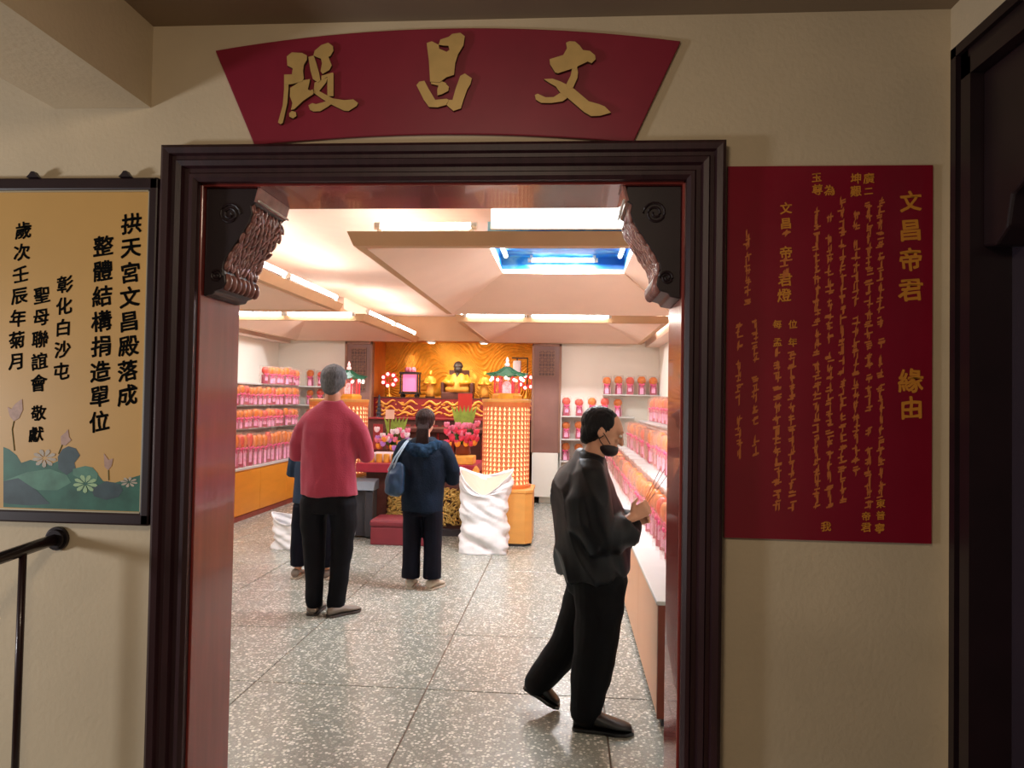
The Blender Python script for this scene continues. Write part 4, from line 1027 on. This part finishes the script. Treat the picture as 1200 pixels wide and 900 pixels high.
def skin(mb, name, m, parent, voxel, smooth=3, disp=None):
    """union of all strokes into one continuous surface"""
    me = mb.me('tmp'); o = bpy.data.objects.new('tmp', me); COL.objects.link(o)
    r = o.modifiers.new('r', 'REMESH'); r.mode = 'VOXEL'; r.voxel_size = voxel
    if smooth: s = o.modifiers.new('s', 'SMOOTH'); s.iterations = smooth; s.factor = .5
    dg = bpy.context.evaluated_depsgraph_get(); me2 = bpy.data.meshes.new_from_object(o.evaluated_get(dg))
    bpy.data.objects.remove(o); bpy.data.meshes.remove(me)
    me2.name = name
    if disp:
        nn = len(me2.vertices); co = [v.co.copy() for v in me2.vertices]; no = [v.normal.copy() for v in me2.vertices]
        for i, v in enumerate(me2.vertices): v.co = co[i]+no[i]*disp(co[i], no[i])
    return link(name, me2, m, parent, True, True)
def folds(amp, sx=6, sz=3, seed=0, vertical=True):
    def f(p, n):
        q = Vector((p.x*sx+seed, p.y*sx, p.z*sz)); q2 = Vector((p.x*sx*2.3, p.y*sx*2.3+seed, p.z*sz*2+p.x*3))
        return amp*(noise.noise(q)+.5*noise.noise(q2))
    return f
def hand(mb, wrist, d, palm_n, side, curl=.6, s=1.0):
    """wrist point, direction of hand, palm normal (towards which fingers curl), side vector towards the thumb"""
    w_ = Vector(wrist); d = Vector(d).normalized(); pn = Vector(palm_n); pn = (pn-d*pn.dot(d)).normalized(); th = Vector(side); th = (th-d*th.dot(d)-pn*th.dot(pn)).normalized()
    stroke(mb, [(*(w_-d*.01),.024*s,.018*s),(*(w_+d*.03*s),.034*s,.016*s),(*(w_+d*.075*s),.038*s,.014*s)], 12, right=th)
    for k, (off, L) in enumerate(((.030,.066),(.010,.076),(-.010,.070),(-.029,.054))):
        p = w_+d*.078*s+th*off*s; a = 0; dd = d.copy(); pts = [(*(p-d*.02),.0085*s)]
        pts.append((*p,.0088*s))
        for seg, f in enumerate((.42,.33,.25)):
            a += curl*(.75,.95,.6)[seg]; dd = (d*math.cos(a)+pn*math.sin(a)); p = p+dd*L*f*s; pts.append((*p,(.0082,.0076,.0066)[seg]*s))
        stroke(mb, pts, 8, right=th)
    p = w_+d*.02*s+th*.026*s; dd = (d*.65+th*.65+pn*.35).normalized(); p2 = p+dd*.036*s; d3 = (d*.85+th*.1+pn*.6).normalized(); p3 = p2+d3*.030*s; p4 = p3+(d3+pn*.3).normalized()*.022*s
    stroke(mb, [(*p,.014*s),(*p2,.0115*s),(*p3,.0098*s),(*p4,.0075*s)], 8, right=pn)
def head(mb, c, fwd, up, s=1.0):
    c = Vector(c); f = Vector(fwd).normalized(); u = Vector(up); u = (u-f*u.dot(f)).normalized(); r = f.cross(u)
    R = Matrix((r, f, u)).transposed()
    def P(x, y, z): return c + R @ Vector((x*s, y*s, z*s))
    mb.ball(P(0,-.012,.022), (.074*s,.090*s,.082*s), 22, 16, R)
    mb.ball(P(0,.022,-.035), (.058*s,.062*s,.070*s), 18, 12, R)
    mb.ball(P(0,.052,-.078), (.030*s,.026*s,.022*s), 12, 8, R)
    mb.ball(P(0,.060,.030), (.052*s,.024*s,.030*s), 12, 8, R)
    stroke(mb, [(*P(0,.080,.020),.007*s,.008*s),(*P(0,.094,-.006),.011*s,.010*s),(*P(0,.100,-.022),.015*s,.010*s)], 10, right=r)
    for q in (-1,1):
        mb.ball(P(q*.030,.072,-.012), (.018*s,.012*s,.014*s), 8, 6, R)
        stroke(mb, [(*P(q*.012,.086,.033),.005*s),(*P(q*.034,.080,.036),.005*s)], 6, right=u)
        mb.ball(P(q*.075,-.010,-.004), (.008*s,.018*s,.030*s), 10, 8, R @ Matrix.Rotation(q*.3,3,'Z'))
    stroke(mb, [(*P(-.020,.082,-.048),.005*s),(*P(0,.088,-.047),.007*s),(*P(.020,.082,-.048),.005*s)], 6, right=u)
    return P, R
def face_bits(P, R, root, s=1.0, lips=True):
    b = MB(); b2 = MB()
    for q in (-1,1):
        b.ball(P(q*.030,.080,.012), (.0125*s,.008*s,.0075*s), 10, 8, R); b2.ball(P(q*.030,.086,.012), (.0055*s,.0035*s,.0058*s), 8, 6, R)
    b.build('eye', 'eye_white', root, smooth=True); b2.build('iris', 'eye_dark', root, smooth=True)
    if lips:
        b = MB(); stroke(b, [(*P(-.02,.084,-.049),.003),(*P(0,.093,-.048),.0048),(*P(.02,.084,-.049),.003)], 6, right=(0,0,1)); b.build('lips', 'lips', root, smooth=True)
def shoe(root, heel, toe, m, w=.045, h=.075, sole='sole'):
    he, to = Vector(heel), Vector(toe); d = (to-he); L = d.length; d.normalize(); r = d.cross(Vector((0,0,1))).normalized(); u = r.cross(d)
    b = MB(); rings = []
    for t, ww, hh in ((0,.55,.62),(.06,.80,.90),(.2,.86,1),(.38,.84,.98),(.55,.95,.72),(.72,1.05,.55),(.88,.90,.42),(.97,.6,.32),(1,.3,.2)):
        c = he+d*L*t; ring = []
        for k in range(16):
            a = 2*PI*k/16; x = math.cos(a)*w*ww; z = math.sin(a); z = (z*.5+.5); z = z**.8*h*hh+.012
            ring.append(c+r*x*(1 if z > .03 else .98)+u*z)
        rings.append(ring)
    b.rings(rings); o = b.build('shoe', m, root, smooth=True)
    b = MB(); rr = []
    pl = [(0,.5),(.05,.78),(.25,.84),(.45,.82),(.7,1.06),(.88,.92),(1,.35)]
    poly = [he+d*(L+.012)*t-d*.004+r*w*1.05*q for t, q in pl]+[he+d*(L+.012)*t-d*.004-r*w*1.05*q for t, q in reversed(pl)]
    b.prism([p for p in poly], u*.016); b.build('sole', sole, o, bevel=.003)
def cap_hair(P, R, root, m, s=1.0, fringe=True, length=0, bald=0.0):
    """skull cap of hair with a hairline in front, a bit of volume"""
    b = MB()
    b.ball(P(0,-.020-bald*.012,.034-.004*bald), (.081*s,.092*s,.080*s), 24, 18, R)
    b.ball(P(0,-.052,-.012), (.070*s,.056*s,.070*s), 20, 14, R)
    b.ball(P(.046,-.030,.006), (.034*s,.052*s,.048*s), 14, 10, R); b.ball(P(-.046,-.030,.006), (.034*s,.052*s,.048*s), 14, 10, R)
    b.ball(P(0,-.066,-.055), (.050*s,.030*s,.034*s), 14, 10, R)
    o = skin(b, 'hair', m, root, .0055, 2, disp=lambda p, n: .0035*noise.noise(Vector((p.x*90,p.y*90,p.z*26)))+.002)
    return o

# ---- the person in the red jumper
def red_man():
    X, Y = -1.63, 5.0
    r = thing('person', (X,Y,0), 'person seen from behind in a crimson jumper and black trousers, grey hair', 'person')
    b = MB()
    stroke(b, [(X,Y,.80,.13,.09),(X,Y,1.0,.12,.085),(X,Y,1.2,.14,.09),(X+.005,Y,1.31,.12,.065),(X+.005,Y+.0,1.39,.06,.05)], 18, flat=True)
    stroke(b, [(X+.005,Y+.005,1.38,.056),(X+.008,Y+.015,1.50,.054)], 14)
    P, R = head(b, (X+.012,Y+.035,1.592), (.06,1,-.10), (0,.1,1), 1.06)
    for s in (-1,1):
        hx = X+s*.095
        stroke(b, [(hx,Y,.82,.075),(hx+s*.0,Y+.01,.45,.05),(hx-s*.02,Y,.10,.036)], 12)
        stroke(b, [(hx-s*.02,Y-.02,.045,.026),(hx-s*.02,Y+.03,.035,.022)], 8)
        sh = (X+s*.145,Y,1.30); el = (X+s*.245,Y+.05,1.09); wr = (X+s*.10,Y+.27,1.16)
        stroke(b, [(*sh,.034),(*el,.034),(*wr,.026)], 12)
        hand(b, wr, (-s*.30,.25,.9), (-s,0,0), (0,-1,.1), .25, .95)
    skin(b, 'body', 'skin_warm', r, .006, 3)
    face_bits(P, R, r, 1.06)
    cap_hair(P, R, r, 'hair_grey', 1.07)
    b = MB()
    stroke(b, [(X-.002,Y,.815,.205,.135),(X-.003,Y,.90,.200,.135),(X-.002,Y,1.02,.190,.130),(X,Y,1.14,.192,.128),(X,Y,1.25,.205,.125),(X+.002,Y,1.33,.208,.105),(X+.004,Y,1.385,.165,.085),(X+.006,Y,1.43,.10,.072),(X+.007,Y+.004,1.465,.068,.066)], 28, flat=True, caps=False)
    for s in (-1,1):
        stroke(b, [(X+s*.140,Y,1.325,.066,.075),(X+s*.198,Y+.01,1.25,.064,.072),(X+s*.235,Y+.03,1.16,.060,.064),(X+s*.250,Y+.05,1.085,.058,.060),(X+s*.215,Y+.13,1.075,.052,.05),(X+s*.15,Y+.22,1.12,.042,.042),(X+s*.125,Y+.245,1.135,.040,.04)], 18)
    skin(b, 'jumper', 'shirt_red', r, .008, 9, folds(.013, 7, 3, 2))
    b = MB()
    stroke(b, [(X,Y,.70,.170,.125),(X,Y,.80,.185,.128),(X,Y,.86,.18,.12)], 22, flat=True, caps=False)
    for s, fx in ((-1,-1.705),(1,-1.575)):
        stroke(b, [(X+s*.098,Y,.76,.096,.115),(X+s*.105,Y+.005,.60,.086,.100),(X+s*.098,Y+.008,.42,.072,.082),(X+s*.086,Y,.25,.064,.072),(fx+s*.012,Y,.08,.060,.072)], 18)
    skin(b, 'trousers', 'trouser_black', r, .009, 3, folds(.008, 5, 9, 4))
    shoe(r, (-1.712,Y-.06,0), (-1.735,Y+.19,0), 'shoe_grey', .05, .062)
    shoe(r, (-1.588,Y-.075,0), (-1.435,Y+.12,0), 'shoe_grey', .05, .062)
red_man()

# ---- the person in the navy hooded jacket
def woman():
    X, Y = -1.125, 5.78
    r = thing('person', (X,Y,0), 'person seen from behind in a navy hooded jacket with a shoulder bag, brown tied hair', 'person')
    b = MB()
    stroke(b, [(X,Y,.66,.12,.085),(X,Y,.85,.10,.07),(X,Y,1.0,.12,.08),(X,Y,1.09,.13,.07),(X,Y,1.15,.06,.05)], 18, flat=True)
    stroke(b, [(X,Y,1.13,.045),(X,Y+.01,1.24,.043)], 12)
    P, R = head(b, (X+.004,Y+.03,1.305), (.10,1,-.12), (0,.1,1), .90)
    for s in (-1,1):
        stroke(b, [(X+s*.08,Y,.68,.07),(X+s*.085,Y+.01,.38,.046),(X+s*.085,Y,.09,.032)], 12)
        stroke(b, [(X+s*.08,Y-.02,.045,.026),(X+s*.08,Y+.03,.035,.022)], 8)
        sh = (X+s*.125,Y,1.07); el = (X+s*.215,Y+.04,.88); wr = (X+s*.10,Y+.22,.97)
        stroke(b, [(*sh,.030),(*el,.030),(*wr,.022)], 12)
        hand(b, wr, (-s*.35,.25,.9), (-s,0,0), (0,-1,.1), .25, .85)
    skin(b, 'body', 'skin', r, .0055, 3)
    face_bits(P, R, r, .90)
    cap_hair(P, R, r, 'hair_brown', .93)
    b = MB()
    for k in range(7):
        dx = (k-3)*.014
        stroke(b, [(X+dx*.7,Y-.045,1.31,.016,.016),(X+dx*.8,Y-.072,1.25,.016,.016),(X+dx*.9,Y-.082,1.19,.014,.014),(X+dx*1.1,Y-.088,1.13,.007,.007)], 8)
    skin(b, 'ponytail', 'hair_brown', r, .006, 1)
    b = MB()
    stroke(b, [(X-.005,Y,.605,.168,.125),(X-.005,Y,.70,.166,.125),(X,Y,.82,.160,.118),(X,Y,.94,.178,.122),(X,Y,1.04,.192,.115),(X,Y,1.11,.180,.095),(X,Y,1.155,.12,.08),(X,Y,1.19,.075,.065)], 26, flat=True, caps=False)
    for s in (-1,1):
        stroke(b, [(X+s*.145,Y,1.10,.066,.072),(X+s*.195,Y+.01,1.02,.062,.066),(X+s*.222,Y+.025,.93,.058,.06),(X+s*.225,Y+.05,.86,.056,.058),(X+s*.18,Y+.13,.88,.048,.046),(X+s*.12,Y+.20,.95,.038,.038)], 18)
    skin(b, 'jacket', 'jacket_navy', r, .008, 4, folds(.011, 7, 5, 8))
    b = MB()
    stroke(b, [(X-.125,Y+.01,1.125,.038,.035),(X-.11,Y-.05,1.12,.044,.038),(X-.06,Y-.088,1.095,.052,.040),(X+.0,Y-.100,1.075,.060,.042),(X+.06,Y-.088,1.095,.052,.040),(X+.11,Y-.05,1.12,.044,.038),(X+.125,Y+.01,1.125,.038,.035)], 14, right=(0,0,1))
    skin(b, 'hood', 'hood_blue', r, .007, 2, folds(.014, 16, 16, 3))
    b = MB()
    stroke(b, [(X,Y,.58,.155,.115),(X,Y,.68,.155,.112)], 22, flat=True, caps=False)
    for s in (-1,1):
        stroke(b, [(X+s*.080+.0,Y,.62,.080,.105),(X+s*.082,Y+.003,.45,.075,.09),(X+s*.082,Y,.25,.070,.082),(X+s*.086,Y,.085,.072,.085)], 18, caps=False)
    skin(b, 'trousers', 'trouser_navy', r, .008, 2, folds(.006, 5, 7, 4))
    shoe(r, (X-.085,Y-.05,0), (X-.092,Y+.17,0), 'shoe_beige', .042, .075, 'shoe_beige')
    shoe(r, (X+.065,Y-.055,0), (X+.15,Y+.13,0), 'shoe_beige', .042, .075, 'shoe_beige')
    bag = thing('shoulder_bag', (X-.23,Y-.12,.80), 'slate blue shoulder bag hanging at the left side of the person in navy', 'bag')
    b = MB()
    stroke(b, [(X-.205,Y-.12,.775,.075,.045),(X-.205,Y-.12,.84,.078,.05),(X-.195,Y-.12,.91,.065,.042),(X-.185,Y-.11,.96,.050,.03)], 20, flat=True)
    skin(b, 'bag_body', 'bag_blue', bag, .007, 2, folds(.010, 14, 10, 1))
    b = MB()
    for d_ in (-.018,.018):
        stroke(b, [(X-.235+d_,Y-.13,.93,.007,.004),(X-.19+d_*.6,Y-.14,1.03,.007,.004),(X-.125+d_*.4,Y-.10,1.145,.007,.004),(X-.110+d_*.4,Y+.0,1.175,.007,.004),(X-.14+d_,Y+.09,1.08,.007,.004),(X-.20+d_,Y-.05,.93,.007,.004)], 6)
    b.build('strap', 'bag_pale', bag, smooth=True)
woman()
o = MB().bb(-1.0,-.93,7.85,7.93,.50,.66).build('striped_towel', 'bag_pale', bevel=.008); tag(o, 'pale folded towel hanging at the front of the offering table', 'towel')
o.data.transform(Matrix.Translation((.0,0,0)))

# ---- person mostly hidden behind the red jumper
def dark_person():
    X, Y = -2.075, 5.97
    r = thing('person', (X,Y,0), 'person in slate jacket and dark jeans almost hidden behind the red jumper', 'person')
    b = MB()
    stroke(b, [(X,Y,.66,.12,.085),(X,Y,.85,.11,.075),(X+.01,Y,1.0,.12,.08),(X+.02,Y,1.09,.12,.07),(X+.03,Y+.01,1.14,.06,.05)], 18, flat=True)
    stroke(b, [(X+.03,Y+.01,1.12,.045),(X+.05,Y+.03,1.22,.043)], 12)
    P, R = head(b, (X+.075,Y+.06,1.255), (.3,1,-.35), (0,.3,1), .90)
    for s in (-1,1):
        stroke(b, [(X+s*.08,Y,.68,.07),(X+s*.10,Y+.01,.38,.046),(X+s*.115,Y,.09,.032)], 12)
        stroke(b, [(X+s*.115,Y-.02,.045,.026),(X+s*.12,Y+.04,.035,.022)], 8)
        sh = (X+s*.11+.02,Y,1.05); el = (X+s*.185,Y+.02,.86); wr = (X+s*.10,Y+.2,.93)
        stroke(b, [(*sh,.030),(*el,.030),(*wr,.022)], 12)
        hand(b, wr, (-s*.35,.25,.9), (-s,0,0), (0,-1,.1), .25, .85)
    skin(b, 'body', 'skin', r, .0065, 3)
    face_bits(P, R, r, .90); cap_hair(P, R, r, 'hair_black', .93)
    b = MB()
    stroke(b, [(X,Y,.62,.170,.12),(X,Y,.80,.16,.12),(X+.01,Y,.96,.165,.12),(X+.02,Y,1.06,.165,.11),(X+.03,Y,1.12,.12,.08),(X+.04,Y+.01,1.17,.07,.06)], 26, flat=True, caps=False)
    for s in (-1,1):
        stroke(b, [(X+s*.12+.02,Y,1.06,.060,.07),(X+s*.165,Y+.01,.96,.058,.062),(X+s*.190,Y+.02,.86,.055,.058),(X+s*.16,Y+.10,.86,.048,.048),(X+s*.12,Y+.19,.92,.036,.036)], 18)
    skin(b, 'jacket', 'jacket_slate', r, .009, 4, folds(.010, 7, 5, 8))
    b = MB()
    stroke(b, [(X,Y,.56,.15,.11),(X,Y,.66,.155,.112)], 22, flat=True, caps=False)
    for s in (-1,1): stroke(b, [(X+s*.085,Y,.60,.082,.10),(X+s*.105,Y+.003,.42,.075,.085),(X+s*.115,Y,.25,.066,.075),(X+s*.120,Y,.10,.062,.07)], 18, caps=False)
    skin(b, 'trousers', 'trouser_navy', r, .009, 2, folds(.006, 5, 7, 4))
    shoe(r, (X-.125,Y-.06,0), (X-.135,Y+.16,0), 'shoe_grey', .042, .07, 'shoe_beige')
    shoe(r, (X+.12,Y-.05,0), (X+.13,Y+.16,0), 'shoe_grey', .042, .07, 'shoe_beige')
dark_person()

# ---- walking man in black with incense, facing right (+X)
def walker():
    Y = 3.52
    def W(px, py, y=Y): return at(px, py, Y=y)
    r = thing('person', (.10,Y,0), 'person in black jacket walking right with lowered head, holding incense sticks', 'person')
    S = (0,1,0)     # left-right axis of the body
    def v(px, py, y, ra, rb=None):
        p = W(px, py, y); return (p.x, p.y, p.z, ra) if rb is None else (p.x, p.y, p.z, ra, rb)
    b = MB()
    stroke(b, [v(694,690,Y,.11,.08), v(692,640,Y,.11,.08), v(688,595,Y,.11,.08), v(690,568,Y,.09,.06), v(694,550,Y,.05,.05)], 18, right=S)
    stroke(b, [v(692,548,Y,.050), v(700,520,Y,.048)], 14)
    hc = W(708, 506); P, R = head(b, hc, (1,-.10,-.42), (.40,0,1), .985)
    yn, yf = Y-.09, Y+.09
    # legs
    stroke(b, [v(697,690,yn,.07), v(698,760,yn,.046), v(685,830,yn-.01,.034)], 12)
    p = W(682,846,yn-.01); stroke(b, [(p.x-.01,p.y,p.z+.01,.03), (p.x+.13,p.y,.035,.026)], 8)
    stroke(b, [v(690,690,yf,.07), v(667,752,yf,.045), v(630,800,yf,.033)], 12)
    p0 = W(622,800,yf); p1 = W(644,820,yf); stroke(b, [(*p0,.028),(*p1,.024)], 8)
    # arms: near arm carries the incense, far arm joins it
    sh = W(688,575,Y-.12); el = W(706,622,Y-.19); wr = W(741,606,Y-.10)
    stroke(b, [(*sh,.032),(*el,.034),(*wr,.024)], 12)
    hand(b, wr, (.70,.20,.45), (.15,1,.1), (-.5,0,.8), .75, .92)
    sh2 = W(690,575,Y+.12); el2 = W(706,622,Y+.19); wr2 = W(738,612,Y+.0)
    stroke(b, [(*sh2,.032),(*el2,.036),(*wr2,.024)], 12)
    hand(b, wr2, (.75,-.15,.35), (.1,-1,.1), (-.5,0,.8), .85, .92)
    skin(b, 'body', 'skin', r, .005, 3)
    face_bits(P, R, r, .985, lips=False)
    cap_hair(P, R, r, 'hair_black', 1.0, bald=1.0)
    b = MB()    # black mask over the mouth and chin, with ear loops
    b.ball(P(0,.044,-.066), (.060,.056,.036), 18, 12, R); b.ball(P(0,.080,-.060), (.026,.018,.024), 12, 8, R)
    m_ = skin(b, 'face_mask', 'mask_black', r, .005, 2)
    for q in (-1,1):
        b = MB(); stroke(b, [(*P(q*.056,.050,-.040),.0022),(*P(q*.074,.010,-.010),.0022),(*P(q*.082,-.020,.004),.0022)], 6); stroke(b, [(*P(q*.056,.045,-.070),.0022),(*P(q*.072,.005,-.048),.0022),(*P(q*.082,-.022,-.022),.0022)], 6)
        b.build('ear_loop', 'mask_black', m_)
    # jacket
    b = MB()
    stroke(b, [v(696,672,Y,.200,.172), v(694,650,Y,.200,.172), v(690,620,Y,.200,.165), v(687,595,Y,.205,.158), v(685,572,Y,.205,.140), v(686,555,Y,.19,.112), v(689,543,Y,.14,.085), v(692,533,Y,.08,.064)], 30, right=S, caps=False)
    for s in (-1,1):
        y1 = Y+s*.15; y2 = Y+s*.205
        cf = Y-.10 if s < 0 else Y+.0
        stroke(b, [v(690,546,Y+s*.10,.050), v(688,558,Y+s*.140,.072), v(688,584,y2-s*.03,.090), v(693,612,y2-s*.02,.100), v(702,630,y2-s*.02,.096), v(720,628,(y2+cf)/2,.082), v(735,617,cf,.070), v(739,614,cf,.066)], 20, right=S, caps=(s > 0))
    def jf(p, n):
        return .016-.046*abs(noise.noise(Vector((p.x*8+p.z*3.2+1.7, p.y*5, p.z*1.8-p.x*2))))**.7*(.4+.6*min(1,max(0,(1.22-p.z)*6)))+.016*noise.noise(Vector((p.x*10+p.z*3.5, p.y*5, p.z*2.6)))+.008*noise.noise(Vector((p.x*20, p.y*10, p.z*5+p.x*8)))+.004*math.sin(p.x*60+p.z*16+4*noise.noise(p*5))*max(0, min(1, (1.15-p.z)*3))
    skin(b, 'jacket', 'jacket_black', r, .007, 14, jf)
    b = MB(); stroke(b, [v(728,548+8,Y-.05,.02),v(722,536+8,Y-.03,.03)], 8)
    # trousers
    b = MB()
    stroke(b, [v(696,640,Y,.16,.13), v(697,668,Y,.165,.145), v(698,690,Y,.150,.135)], 22, right=S, caps=False)
    stroke(b, [v(703,680,yn,.105,.125), v(702,715,yn,.105,.112), v(698,755,yn,.098,.100), v(692,795,yn,.090,.092), v(688,822,yn-.005,.082,.076), v(686,836,yn-.01,.076,.068)], 20, right=S)
    stroke(b, [v(690,680,yf,.10,.11), v(680,720,yf,.092,.100), v(664,756,yf,.084,.088), v(645,782,yf,.076,.076), v(629,800,yf,.070,.066)], 20, right=S)
    skin(b, 'trousers', 'trouser_dark', r, .008, 2, folds(.009, 6, 8, 4))
    a = W(672,846,yn-.01); shoe(r, (a.x,yn-.02,.0), (a.x+.262,yn-.05,.0), 'shoe_black', .048, .085, 'shoe_black')
    t0 = W(652,829,yf); h0 = W(617,797,yf)
    he = Vector((h0.x-.012,yf,h0.z-.035)); to = Vector((t0.x+.005,yf-.01,.012))
    shoe(r, he, to, 'shoe_black', .046, .080, 'shoe_black')
    # incense
    inc = thing('incense_sticks', W(748,604,Y-.06), 'thin brown incense sticks held up by the person in black', 'incense')
    for q, (ex, ey) in enumerate(((774,549),(779,550),(784,554))):
        p0 = W(743,612,Y-.07+.003*q); p1 = W(ex,ey,Y+.0+.015*q); MB().tube([p0,p1], .0015, 6).build('stick', 'incense', inc)
walker()
